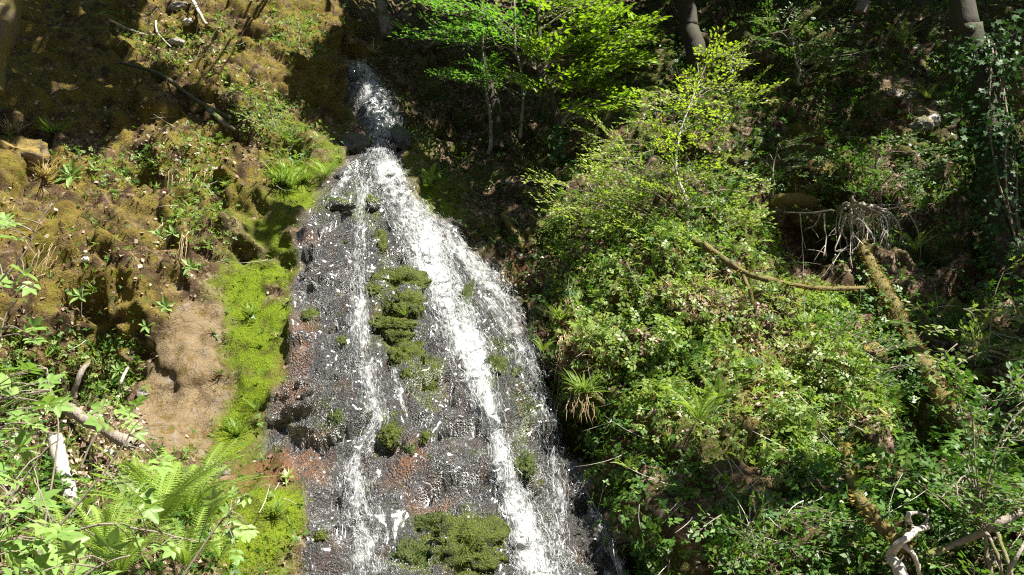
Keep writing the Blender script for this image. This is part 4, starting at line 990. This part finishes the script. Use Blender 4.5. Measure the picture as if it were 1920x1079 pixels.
# ------------------------------------------------------------------ leafy sprays, saplings, shrubs
def spray(mb, leaf_T, p0, d, L, n_side=7, leaf=.06, flat=None, droop=.15, twig=.006, lv=None, pack=1.0):
    """twig with side twigs carrying leaves in one loose plane; twigs go to mb, leaves (T, R, s, P) to lv"""
    d = unit(d); up = unit(flat if flat is not None else np.array([0, -.45, .9])); up = unit(up - d * (up @ d)); sd = np.cross(d, up)
    t = np.linspace(0, 1, 8)[:, None]; ax = p0 + d * L * t - np.array([0, 0, 1]) * droop * L * t ** 2
    mb.tube(ax, np.linspace(twig, twig * .3, 8), 4)
    pos, dirs = [], []
    for i in range(n_side):
        f = .15 + .8 * i / max(1, n_side - 1); s = 1 if i % 2 else -1
        q = p0 + d * L * f - np.array([0, 0, 1]) * droop * L * f * f; l = L * .45 * (1.1 - f * .7) * random.uniform(.7, 1.2)
        dd = unit(d * .75 + sd * s * random.uniform(.5, .9) + up * random.uniform(-.15, .2))
        mb.tube(np.array([q, q + dd * l * .5, q + dd * l - np.array([0, 0, .06 * l])]), [twig * .5, twig * .4, twig * .2], 3)
        m = max(2, int(l / (leaf * .5) * pack))
        for k in range(m):
            g = (k + .5) / m; pos.append(q + dd * l * g + rng.normal(size=3) * leaf * .22); s2 = 1 if k % 2 else -1
            dirs.append(unit(dd * .7 + np.cross(up, dd) * s2 * .8 + rng.normal(size=3) * .2))
        pos.append(q + dd * l); dirs.append(dd)
    pos, dirs = np.array(pos), np.array(dirs)
    z = up + rng.normal(size=(len(pos), 3)) * .33
    lv.append((pos, frame_dir(dirs, z), leaf * rng.uniform(.65, 1.2, len(pos))))
def crown(o, name, leaf_T, lv, mat, org, singles=0, leaf_name='leaf'):
    """leaves of one plant: those nearest the viewer singly, the rest as one mesh"""
    P = np.concatenate([a for a, b, c in lv]); R = np.concatenate([b for a, b, c in lv]); S = np.concatenate([c for a, b, c in lv])
    if singles:
        u, v = project(P); vis = (u > 0) & (u < 1920) & (v > 0) & (v < 1079)
        key = np.where(vis, S / np.maximum(P[:, 1], 1), 0); order = np.argsort(-key); one = order[:singles]; rest = order[singles:]
        lm = mesh_np(leaf_name, leaf_T[0], leaf_T[1], mat, np.full(len(leaf_T[0]), .0))
        for i in one:
            f = link(leaf_name, lm, o); M = Matrix((R[i] * S[i]).tolist()).to_4x4(); M.translation = Vector(P[i] - org); f.matrix_local = M
    else: rest = np.arange(len(P))
    if len(rest):
        V, Fc, r = inst(leaf_T, R[rest], S[rest], P[rest] - org)
        f = link(name, mesh_np(name, V, Fc, mat, r), o)
        if singles: f['kind'] = 'stuff'
def in_polys(u, v, polys): return max(float(poly_sd(np.array([u]), np.array([v]), p)[0]) for p in polys) > 0
def rand_in(poly):
    a = np.array(poly); 
    while True:
        u, v = random.uniform(a[:, 0].min(), a[:, 0].max()), random.uniform(a[:, 1].min(), a[:, 1].max())
        if in_polys(u, v, [poly]): return u, v
def sapling(label, trunk, rad, D, areas, n, mat, bark, leaf=.07, singles=0, L=(.7, 1.2), cat_='tree', name='young_tree', group=None, flat=None, limbs=True, pack=1.0, twig=.006, depth=1.0, leaf_T=None, dirx=(0.,.6)):
    """trunk in photo pixels at distance D; areas = polygons of photo pixels that the sprays fill"""
    Q = np.array([PX(u, v, np.array(D + (dd[0] if dd else 0))) for u, v, *dd in trunk]); org = Q[0]
    o = thing(name, org, label, cat_, group); mb = MB(); S, r = limb(Q, rad, rad * .35, 30, .5, sum(map(ord, label)) % 50); mb.tube(S - org, r, 9, .06)
    link('trunk', mb.mesh('trunk', bark), o)
    tw = MB(); lv = []
    for poly, w in areas:
        for i in range(int(n * w)):
            u, v = rand_in(poly); p = PX(u, v, np.array(D + random.uniform(-.5, .5) * depth))
            j = int(np.argmin(np.abs(S[:, 2] - (p[2] - .35 * abs(p[0] - S[:, 0].mean()))))); b = S[j]
            out = unit(p - b + np.array([0, -.2, .1])); d = unit(out * np.array([1, .8, .35]) + np.array([random.choice((-1, 1)) * dirx[0], random.uniform(-.7, .3), random.uniform(-.1, .25)]) + rng.normal(size=3) * dirx[1] * .4)
            l = random.uniform(*L); p0 = p - d * l * .5
            if limbs and random.random() < .30:
                tw.tube(spline([b - org, (b * .5 + p0 * .5) + np.array([0, 0, .15]) - org, p0 - org], 8), np.linspace(rad * .28, twig, 8), 5)
            spray(tw, None, p0 - org, d, l, 7, leaf, flat, .15, twig, lv, pack)
    link('branches', tw.mesh('branches', M_TWIG), o)['kind'] = 'stuff'
    lv = [(a + org, b, c) for a, b, c in lv]
    crown(o, 'foliage', leaf_T or LEAF, lv, mat, org, singles)
    return o
UPF = np.array([.15, -.55, .8])
sapling('bright green beech sapling with ivy at its foot right of the falls', [(1046,300),(1040,240),(1025,170),(1012,80),(1005,-60)], .085, 14.2,
        [([(1000,5),(1170,0),(1170,45),(1010,40)], .17), ([(1060,35),(1212,35),(1205,80),(1090,80)], .2), ([(985,70),(1080,60),(1130,95),(1000,110)], .17), ([(1080,85),(1200,95),(1190,128),(1080,130)], .2), ([(975,140),(1090,135),(1140,150),(1080,170),(985,172)], .16), ([(1050,170),(1180,165),(1150,215),(1070,230)], .10)], 140, M_BEECH, M_BARKD, .125, 200, (.6, 1.0), flat=np.array([.35, -.6, .75]), leaf_T=LEAF, depth=.7)
sapling('slim sapling with blue green leaf layers above the dark gully', [(972,262),(978,180),(972,120),(966,40),(960,-60)], .04, 14.8,
        [([(772,55),(900,45),(1000,60),(985,75),(870,78),(790,72)], .42), ([(780,5),(860,-5),(850,25),(790,22)], .16), ([(870,22),(1000,15),(1000,42),(880,44)], .2), ([(840,130),(935,122),(965,150),(860,158)], .2)], 62, M_TEAL, M_BARKG, .11, 90, (.6, 1.1), flat=np.array([.1, -.4, .9]))
sapling('thin bare stemmed sapling left of the beech sapling', [(918,290),(916,230),(910,160),(905,60),(900,-60)], .045, 15.2,
        [([(820,110),(930,115),(925,160),(850,160)], .5), ([(860,-100),(960,-100),(960,-20),(860,-20)], .5)], 12, M_TEAL, M_BARKG, .08, 20, (.5, .9))
sapling('yellow green spreading shrub in full sun on the right bank', [(1300,470),(1290,400),(1270,320),(1280,230),(1310,150)], .03, 11.2,
        [([(1300,95),(1350,70),(1400,120),(1440,155),(1400,180),(1320,150)], .09), ([(1195,160),(1300,150),(1430,165),(1400,220),(1340,270),(1240,270)], .20), ([(1080,240),(1200,220),(1330,260),(1420,300),(1435,370),(1300,380),(1120,340)], .28), ([(1000,320),(1120,310),(1240,380),(1420,390),(1400,450),(1250,480),(1080,440)], .38)],
        190, M_LIME, M_PALET, .062, 200, (.35, .8), 'shrub', 'shrub', flat=np.array([.2, -.6, .75]), pack=.8, twig=.005, depth=1.6)
sapling('hazel bush with pale leaves at the right edge under the ivy tree', [(1990,760),(1930,700),(1860,660),(1790,690)], .02, 8.3,
        [([(1740,620),(1900,540),(1960,560),(1880,640),(1770,690)], .35), ([(1770,660),(1940,640),(1940,720),(1800,740)], .45), ([(1880,430),(1980,400),(1980,520),(1900,520)], .2)], 24, M_COVERL, M_TWIG, .075, 80, (.35, .6), 'shrub', 'shrub', flat=UPF, pack=.8)
sapling('dark leaved bush on the upper right slope above the outcrop', [(1500,160),(1495,120),(1480,60)], .03, 14.3, [([(1430,20),(1560,10),(1640,90),(1560,150),(1450,110)], 1)], 40, M_COVER, M_TWIG, .07, 0, (.4, .8), 'shrub', 'shrub', flat=UPF)
sapling('bright leafy bush between the root tangle and the outcrop', [(1660,420),(1650,370),(1640,320)], .025, 12.0, [([(1560,290),(1640,250),(1760,260),(1780,330),(1640,380),(1540,350)], 1)], 42, M_COVER, M_TWIG, .07, 60, (.35, .7), 'shrub', 'shrub', flat=UPF)
sapling('spruce green bush beside the shrub on the dim upper bank', [(1450,380),(1450,330),(1455,280)], .02, 12.4, [([(1420,270),(1510,250),(1500,330),(1420,340)], 1)], 18, M_DARK, M_TWIG, .06, 0, (.3, .5), 'shrub', 'shrub', flat=UPF)
sapling('leafy bush filling the lower right corner', [(1860,1120),(1850,1050),(1840,960)], .025, 6.0, [([(1740,900),(1930,780),(1960,1090),(1760,1090)], .8), ([(1780,700),(1930,680),(1930,800),(1820,800)], .2)], 60, M_COVER, M_TWIG, .06, 120, (.25, .5), 'shrub', 'shrub', flat=UPF, pack=.8)
sapling('green bush beneath the leaning mossy trunk', [(1600,800),(1600,740),(1590,660)], .02, 9.0, [([(1540,590),(1660,600),(1720,720),(1680,800),(1540,760)], 1)], 44, M_COVER, M_TWIG, .06, 60, (.3, .55), 'shrub', 'shrub', flat=UPF, pack=.8)
sapling('pale leafed bush at the lower middle of the right bank', [(1450,1110),(1440,1060),(1430,1010)], .02, 6.6, [([(1330,960),(1520,940),(1640,1010),(1640,1090),(1330,1090)], 1)], 44, M_COVER, M_TWIG, .055, 60, (.25, .5), 'shrub', 'shrub', flat=UPF, pack=.8)
sapling('bushy bramble on the upper left bank above the falls', [(520,250),(510,220),(500,180)], .015, 13.0, [([(430,150),(520,190),(580,260),(520,290),(440,230)], 1)], 26, M_COVERL, M_TWIG, .055, 0, (.3, .5), 'shrub', 'shrub', flat=UPF)
sapling('round light bush on the crest of the left bank', [(560,80),(562,60),(558,40)], .015, 15.6, [([(530,35),(590,40),(590,70),(535,70)], 1)], 12, M_COVERL, M_TWIG, .06, 0, (.3, .5), 'shrub', 'shrub', flat=UPF)

# elder shoots in the near left corner: large divided leaves, each its own part
def compound():
    it = [xf(LEAF, rot('Z', a) @ rot('X', .12), s, (0, y, 0)) for a, s, y in ((0, .62, .42), (-.95, .5, .40), (.95, .5, .40), (-1.15, .42, .12), (1.15, .42, .12))]
    mb = MB(); V, Fc = merge_T(it); mb.add(V, Fc, 0); mb.tube([(0, -.25, 0), (0, .1, .01), (0, .45, 0)], .008, 3, 0, 0)
    return mb.mesh('leaf', M_ELDER, False)
ELD = compound()
def elder(label, stem, D, n, size, fill=None, rad=.008):
    Q = np.array([PX(u, v, np.array(D)) for u, v in stem]); org = Q[0]; o = thing('elder_shoot', org, label, 'shrub', 'elder shoots in the lower left corner')
    S, r = limb(Q, rad, rad * .4, 20, .6); mb = MB(); mb.tube(S - org, r, 6, .05); link('stem', mb.mesh('stem', M_TWIG), o)
    tw = MB()
    for i in range(n):
        j = random.randint(4, 19); b = S[j]
        if fill:
            u, v = rand_in(fill); p = PX(u, v, np.array(D + random.uniform(-.35, .35)))
            j = int(np.argmin(np.linalg.norm(S - p, axis=1))); b = S[j]
        else: p = b + unit(rng.normal(size=3) + np.array([0, -.3, .3])) * random.uniform(.05, .2)
        d = unit(p - b + np.array([0, -.1, 0]) + rng.normal(size=3) * .12); tw.tube(spline([b - org, (b + p) / 2 + np.array([0, 0, .02]) - org, p - org], 5), np.linspace(rad * .5, .002, 5), 4)
        f = link('leaf', ELD, o)
        z = np.array([.25, -.6, .75]) + rng.normal(size=3) * .35
        M = Matrix((frame_dir(d[None], z[None])[0] * size * random.uniform(.7, 1.2)).tolist()).to_4x4(); M.translation = Vector(p - org); f.matrix_local = M
    link('twigs', tw.mesh('twigs', M_TWIG), o)['kind'] = 'stuff'
elder('elder shoot reaching up the left frame edge beside the cliff', [(-30,1000),(-10,800),(0,640),(30,560)], 4.2, 26, .17, [(-30,560),(60,620),(110,760),(60,860),(-30,900)])
elder('elder shoot with big pale leaves in the bottom left corner', [(-30,1120),(10,960),(60,880),(110,820)], 3.6, 28, .16, [(-30,880),(50,900),(130,990),(150,1090),(-30,1090)])
elder('elder spray of leaves hanging at the left edge by the ochre cliff', [(-40,560),(10,520),(50,470),(95,380)], 4.6, 12, .17, [(-20,400),(60,420),(90,470),(80,540),(0,540)], .008)
elder('elder shoot leaning over the log at left', [(60,1100),(90,960),(110,800),(85,690)], 4.6, 16, .16, [(-20,660),(70,680),(90,760),(60,860),(-20,820)])
elder('arching pale twig with leaves crossing in front of the ferns', [(100,1000),(170,920),(230,840),(265,780)], 4.4, 8, .14, [(180,900),(300,830),(330,900),(240,1000)])
elder('elder twig with five leaf bunches in front of the moss block', [(90,1010),(200,985),(300,1000),(370,1015)], 4.4, 10, .13, [(200,930),(400,940),(420,1010),(220,1060)])
elder('elder twig in front of the dripping moss block', [(330,1100),(400,1000),(440,950),(450,930)], 5.2, 9, .15, [(425,925),(475,920),(475,980),(440,1050)])
elder('leafy elder twig above the ferns by the brown rock', [(150,880),(180,820),(215,785)], 6.0, 7, .19, [(195,765),(255,765),(250,800),(200,800)])
elder('low elder leaves along the bottom left frame edge', [(100,1150),(160,1080),(240,1040)], 3.5, 12, .15, [(20,1020),(200,1040),(200,1090),(20,1090)])
def herb(u, v, px, label, n=8):
    p, nn = at(u, v); p = PX(u, v, np.array(p[1] - .08)); s = px * p[1] / F; o = thing('leafy_herb', p, label, 'plant')
    lm = mesh_np('leaf', LEAF[0] * np.array([.75, 1, 1]), LEAF[1], M_ELDER, np.zeros(len(LEAF[0])))
    for i in range(n):
        a = 6.28 * i / n + random.uniform(-.2, .2); d = unit(np.array([math.cos(a), -.35, math.sin(a) * .8 + .2])); f = link('leaf', lm, o)
        f.matrix_local = Matrix((frame_dir(d[None], (np.array([0, -.8, .6]) + .2 * d)[None])[0] * s * random.uniform(.7, 1.1)).tolist()).to_4x4()
herb(135,330,34,'star shaped bright herb alone on the dark left cliff',9)
herb(225,695,24,'pale herb rosette on the edge of the brown rock',7)
herb(300,440,22,'herb rosette on the ochre cliff',6); herb(325,437,20,'second herb rosette on the ochre cliff beside a pale stem',6)
herb(310,575,22,'bright herb at the top left of the brown rock',7); herb(275,612,20,'small herb on the cleft left of the brown rock',6)
herb(358,500,24,'herb among the pale stems above the brown rock',7); herb(150,555,28,'dim broad leaved herb on the left cliff',6)

def creepers():
    parts = []
    for pts, D_, n_, sp in (([(1640,520),(1680,590),(1720,670),(1775,755),(1830,835)], .42, 420, 22), ([(1300,462),(1400,515),(1500,538)], .5, 60, 12), ([(1590,850),(1600,930),(1660,1000)], .45, 160, 24)):
        W = spline(wpath([(u, v, D_) for u, v in pts]), 40); k = rng.integers(0, 40, n_)
        P = W[k] + rng.normal(size=(n_, 3)) * np.array([.14, .06, .10])
        parts.append(inst(TRI3, frames(rng.normal(size=(n_, 3)) * .45 + np.array([.2, -.6, .7])), rng.uniform(.03, .065, n_), P))
    stuff('creepers', parts, M_COVER, 'small creeper leaves growing over the mossy dead wood')
creepers()
# ------------------------------------------------------------------ big trees
def trunk_tree(label, pts, rad, D, bark, ivy=0, cat_='tree', ext=10, group=None, r1=None):
    Q = np.array([PX(u, v, np.array(D + (d[0] if d else 0))) for u, v, *d in pts]); org = Q[0]
    top = Q[-1] + unit(Q[-1] - Q[-2]) * ext; Q = np.vstack([Q, top])
    o = thing('tree', org, label, cat_, group); S, r = limb(Q, rad, r1 or rad * .6, 46, .08, int(D)); mb = MB(); mb.tube(S - org, r, 16, .03)
    link('trunk', mb.mesh('trunk', bark), o)
    return o, S, org
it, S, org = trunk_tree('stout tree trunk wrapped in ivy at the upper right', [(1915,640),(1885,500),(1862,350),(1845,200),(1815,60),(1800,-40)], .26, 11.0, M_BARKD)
def ivy():
    o = thing('ivy', org, 'dark glossy ivy climbing the stout tree at right', 'ivy'); lv = []
    sel = [i for i in range(len(S)) if 90 < project(S[i][None])[1][0] < 700]; n = 2600
    for k in range(n):
        i = random.choice(sel); c = S[i] + rng.normal(size=3) * .05; a = random.uniform(-math.pi, math.pi)
        rr = .28 + abs(random.gauss(0, .07)); d = np.array([math.cos(a), math.sin(a), 0]); p = c + d * rr + np.array([0, 0, random.uniform(-.2, .2)])
        lv.append((p[None], frame_dir(unit(np.array([0, 0, -1.]) + d * .5 + rng.normal(size=3) * .35)[None], (d + np.array([0, 0, .8]) + rng.normal(size=3) * .3)[None]), np.array([random.uniform(.045, .09)])))
    for (u, v, w, m) in ((1880,110,70,90),(1830,95,40,60),(1900,60,40,50),(1795,260,25,30),(1885,240,40,60)):
        for k in range(m):
            p = PX(u + random.gauss(0, w * .5), v + random.gauss(0, 22), np.array(10.7 + random.gauss(0, .25)))
            lv.append((p[None], frame_dir(unit(np.array([0, -.3, -.6]) + rng.normal(size=3) * .5)[None], (np.array([.3, -.5, .7]) + rng.normal(size=3) * .35)[None]), np.array([random.uniform(.06, .12)])))
    crown(o, 'ivy_leaves', IVY, lv, M_IVY, org, 260)
    mb = MB()
    for k in range(5):
        t = np.linspace(0, 1, 24); i = (t * (len(sel) - 1)).astype(int); a = -1.6 + k * .5 + np.sin(t * 7 + k) * .5
        mb.tube(S[np.array(sel)[i]] + np.stack([np.cos(a) * .28, np.sin(a) * .28, a * 0], -1) - org, .015, 5)
    link('stems', mb.mesh('stems', M_TWIG), o)
ivy()
trunk_tree('dark mossy trunk at the upper left frame edge', [(-25,170),(-8,90),(14,20),(25,-40)], .20, 10.5, M_MOSSW, r1=.18)
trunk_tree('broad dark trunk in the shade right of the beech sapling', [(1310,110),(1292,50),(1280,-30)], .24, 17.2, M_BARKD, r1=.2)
trunk_tree('narrow trunk base at the top of the right slope', [(1612,26),(1620,0),(1626,-40)], .16, 17.0, M_BARKG)
trunk_tree('pale slim trunk at the top centre left', [(628,26),(627,0),(626,-40)], .07, 20.5, M_BARKG)
trunk_tree('mossy trunk standing at the head of the falls', [(728,70),(716,20),(712,-40)], .16, 18.8, M_BARKG)
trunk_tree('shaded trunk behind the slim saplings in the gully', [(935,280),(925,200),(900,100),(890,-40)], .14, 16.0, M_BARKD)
def ivy_foot():
    o = thing('ivy', PX(1046, 300, np.array(14.1)), 'small ivy patch round the foot of the beech sapling', 'ivy'); lv = []; og = np.array(o.location)
    for k in range(70):
        p = PX(1046 + random.gauss(0, 7), random.uniform(235, 300), np.array(14.05 + random.gauss(0, .05)))
        lv.append((p[None], frame_dir(unit(np.array([0, -.3, -.8]) + rng.normal(size=3) * .4)[None], (np.array([.2, -.8, .4]) + rng.normal(size=3) * .3)[None]), np.array([random.uniform(.06, .10)])))
    crown(o, 'ivy_leaves', IVY, lv, M_IVY, og)
ivy_foot()

# ------------------------------------------------------------------ unseen trees around the slope, crowns shaped to shade it
SX = unit(np.cross(np.array([0, 0, 1.]), SUN)); SY = np.cross(SUN, SX)
DARK = [([(-300,-300),(230,-300),(265,50),(205,95),(330,170),(455,235),(410,262),(230,215),(170,290),(-300,270)], .95), ([(205,95),(430,180),(505,280),(300,262)], .45),
        ([(530,140),(645,55),(600,-200),(1260,-200),(1210,200),(1070,330),(1015,420),(965,545),(865,445),(780,350),(735,300),(640,283),(595,255)], .97),
        ([(985,500),(1030,560),(1070,690),(1125,800),(1205,950),(1300,1200),(1180,1200),(1100,900),(1015,680)], .98),
        ([(1200,-200),(2100,-200),(2100,120),(1800,260),(1700,240),(1560,310),(1430,335),(1400,180),(1230,140)], .75),
        ([(1440,395),(1570,400),(1590,560),(1440,540)], .95), ([(1725,380),(2100,250),(2100,1000),(1830,900),(1740,760),(1660,640),(1700,500)], .75),
        ([(1180,870),(1450,895),(1650,870),(1760,1010),(1600,960),(1350,1020),(1230,1100)], .75), ([(470,385),(568,380),(552,492),(478,475)], .8)]
RC = .10; RN = 700; SUNC = np.array([0, 12., 6.])
litmap = np.zeros((RN, RN), bool)
def sun_cell(P):
    P = P - SUNC
    return np.clip(np.floor(P @ SX / RC).astype(int) + RN // 2, 0, RN - 1), np.clip(np.floor(P @ SY / RC).astype(int) + RN // 2, 0, RN - 1)
dk = np.zeros(UU.shape)
for pl, w in DARK: dk = np.maximum(dk, w * (poly_sd(U1, V1, pl) > 0))
dk = np.where(poly_sd(U1, V1, [(655,120),(705,128),(755,230),(745,310),(690,305),(680,250)]) > 0, np.minimum(dk, .80), dk)
vis = (UU > 0) & (UU < 1920) & (VV > 0) & (VV < 1080)
ltv = vis & (dk < sstep(-.55, .55, fbm(G * 2.2, 3, 77)))
a_, b_ = sun_cell(G[ltv]); litmap[a_, b_] = True
for pl, D0, D1 in (([(985,0),(1170,-20),(1212,45),(1200,120),(1150,130),(1190,170),(1110,250),(985,165)], 13.6, 14.8), ([(1290,90),(1360,70),(1440,150),(1390,200),(1430,330),(1400,440),(1250,480),(1060,470),(1010,320),(1080,230),(1200,150)], 10.4, 12.0), ([(770,-10),(1000,-10),(1000,85),(780,80)], 14.2, 15.4), ([(835,120),(940,118),(968,160),(850,162)], 14.2, 15.4), ([(1555,365),(1705,365),(1715,570),(1550,560)], 11.2, 12.0)):
    uv = np.array([rand_in(pl) for i in range(1500)]); Q = PX(uv[:, 0], uv[:, 1], rng.uniform(D0, D1, 1500))
    a_, b_ = sun_cell(Q); litmap[a_, b_] = True
def lit_at(P):
    a, b = sun_cell(P); return litmap[a, b]

SHD, TREES = [], []
def shade_tree(label, base, discs, bare=.35):
    """discs: (u, v, radius px, way towards the sun, density) -> leafy limbs hanging between the sun and that place"""
    base = np.array(base, float); o = thing('tree', base, label, 'tree', 'tall trees standing around the ravine')
    cs = []
    for u, v, r, t, dn in discs:
        p, _ = at(u, v); c = p + SUN * t; cs.append((c, r * p[1] / F, dn))
    topz = max(c[2] for c, *_ in cs) + 2.5; ctr = np.mean([c for c, *_ in cs], axis=0)
    top = np.array([base[0] * .65 + ctr[0] * .35, base[1] * .65 + ctr[1] * .35, topz])
    S_, r_ = limb(np.array([base, base * .6 + top * .4 + [.3, .2, 0], top]), .26, .08, 26, .5); mb = MB(); mb.tube(S_ - base, r_, 10, .05)
    link('trunk', mb.mesh('trunk', M_BARK), o)
    tw = MB(); parts = []
    for c, r, dn in cs:
        j = int(np.argmin(np.abs(S_[:, 2] - (c[2] - .4 * np.linalg.norm(c[:2] - top[:2]))))); b = S_[max(4, j)]
        tw.tube(spline([b - base, (b + c) / 2 + np.array([0, 0, .5]) - base, c - base], 10), np.linspace(.045, .01, 10), 6)
        SHD.append((c, len(TREES)))
    TREES.append((o, base))
    link('limbs', tw.mesh('limbs', M_BARK), o)['kind'] = 'stuff'
    return o
def ground_at(x, z):  # a point on the hill
    return np.array([x, float(tps_eval(np.array([[x, z]]), cxz, tw)[0]), z])
shade_tree('tall tree above the head of the falls', ground_at(3.0, 17), [(700,190,75,9,1),(790,170,85,9,1),(880,130,90,10,1),(970,210,95,9,1),(860,290,95,9,1),(960,370,80,9,1),(900,440,55,9,.9),(600,200,70,9,1),(630,262,40,9,1),(560,150,35,9,.6)])
shade_tree('tall tree leaning over the gully', ground_at(9.5, 13), [(1000,470,55,9,1),(1015,560,38,9,1),(1060,340,80,10,1),(1070,720,45,9,1),(1110,830,50,9,1),(1150,960,60,9,1),(1200,1050,60,9,.9)])
shade_tree('tall tree on the upper right slope', ground_at(11.5, 15), [(1260,60,110,11,1),(1380,60,80,11,.9),(1500,200,100,11,.7),(1620,70,110,11,.9),(1620,200,80,11,.7),(1460,320,60,10,.7),(1740,90,90,11,.9)])
shade_tree('tall tree right of the ravine', ground_at(12, 6), [(1500,470,60,9,1),(1560,420,35,9,.8),(1780,440,90,9,.8),(1850,280,90,10,.6),(1860,600,100,9,.9),(1780,720,80,9,.9),(1890,850,80,9,.6),(1660,560,50,9,.8)])
shade_tree('tree on the right bank lower down', ground_at(10, 2), [(1270,900,80,8,.9),(1400,930,80,8,.9),(1340,1030,90,8,.8),(1540,960,80,8,.8),(1690,900,80,8,.8),(1170,1040,60,8,1)])
shade_tree('tall tree on the crest of the left bank', ground_at(-6, 14), [(60,60,125,9,1),(160,180,110,9,.9),(40,220,100,9,.9),(160,60,60,9,.9),(250,260,70,9,.35),(350,240,40,9,.3),(200,420,60,9,.25)])
shade_tree('tree above the moss mound', ground_at(2, 19), [(520,425,42,11,.9),(640,40,60,10,.8),(720,30,60,10,.9),(820,30,80,10,1),(1050,60,90,12,1)])
def crowns():  # leaves set sunward of dark areas and dropped where sun must pass
    n = 150000
    w = dk * FM * (0.12 + np.clip(-(NRM @ SUN), -1, 1) * -1).clip(.05, 1)
    w = w * (UU > -60) * (UU < 1980) * (VV > -60) * (VV < 1120) * (G[..., 1] < 26)
    P, N, k = pick(w * np.maximum(G[..., 1], 4) ** 2, n)
    t = rng.uniform(8.5, 12, n); C = np.array([c for c, *_ in SHD]); own = np.array([m for _, m in SHD])
    X = P + SUN * t[:, None] + rng.normal(size=(n, 3)) * .05
    for extra_t in (3, 3, 4):
        u, v = project(X); bad = (X[:, 1] > 0) & (u > -60) & (u < 1980) & (v > -60) & (v < 1140)
        X[bad] += SUN * extra_t
    u, v = project(X); bad = (X[:, 1] > 0) & (u > -60) & (u < 1980) & (v > -60) & (v < 1140)
    X = X[~bad & ~lit_at(X)]; m = len(X)
    o = own[np.argmin(((X[:, None] - C[None]) ** 2).sum(-1), axis=1)]
    for i, (tr, base) in enumerate(TREES):
        q = X[o == i]
        V, Fc, r = inst(LEAF4, frames(rng.normal(size=(len(q), 3)) * .5 + SUN), rng.uniform(.15, .33, len(q)), q - base)
        link('crown', mesh_np('crown', V, Fc, M_CANOPY, r), tr)
crowns()
def sky_screen_woodland():  # unseen leaf masses put in to hold back sky light
    parts = []
    for x0, y0, z0, r, n in ((-16,-6,7,8,1),(-22,6,10,9,1),(-6,-20,9,10,1),(8,-24,10,10,1),(-18,-18,10,9,1),(-30,-6,14,10,1),(0,-34,16,12,1),(-14,-32,16,12,1),(14,-34,15,11,1),(28,-8,8,8,1),(26,6,9,8,1),(24,18,16,8,1),(-22,20,18,9,1),(-12,27,26,8,1),(0,36,30,9,1),(12,32,28,9,1)):
        n = 1500; q = rng.normal(size=(n, 3)); q = unit(q) * (rng.random(n) ** .3)[:, None] * r; q[:, 2] *= 1.1; P = np.array([x0, y0, z0]) + q + fbm(q * .4, 2, 98)[:, None] * 2
        u, v = project(P); P = P[(~lit_at(P)) & ~((P[:, 1] > 0) & (u > -200) & (u < 2120) & (v > -200))]
        parts.append(inst(LEAF4, frames(rng.normal(size=(len(P), 3))), rng.uniform(.9, 1.8, len(P)), P))
    stuff('sky_screen_woodland', parts, M_CANOPY, 'far wooded sides of the ravine')
sky_screen_woodland()
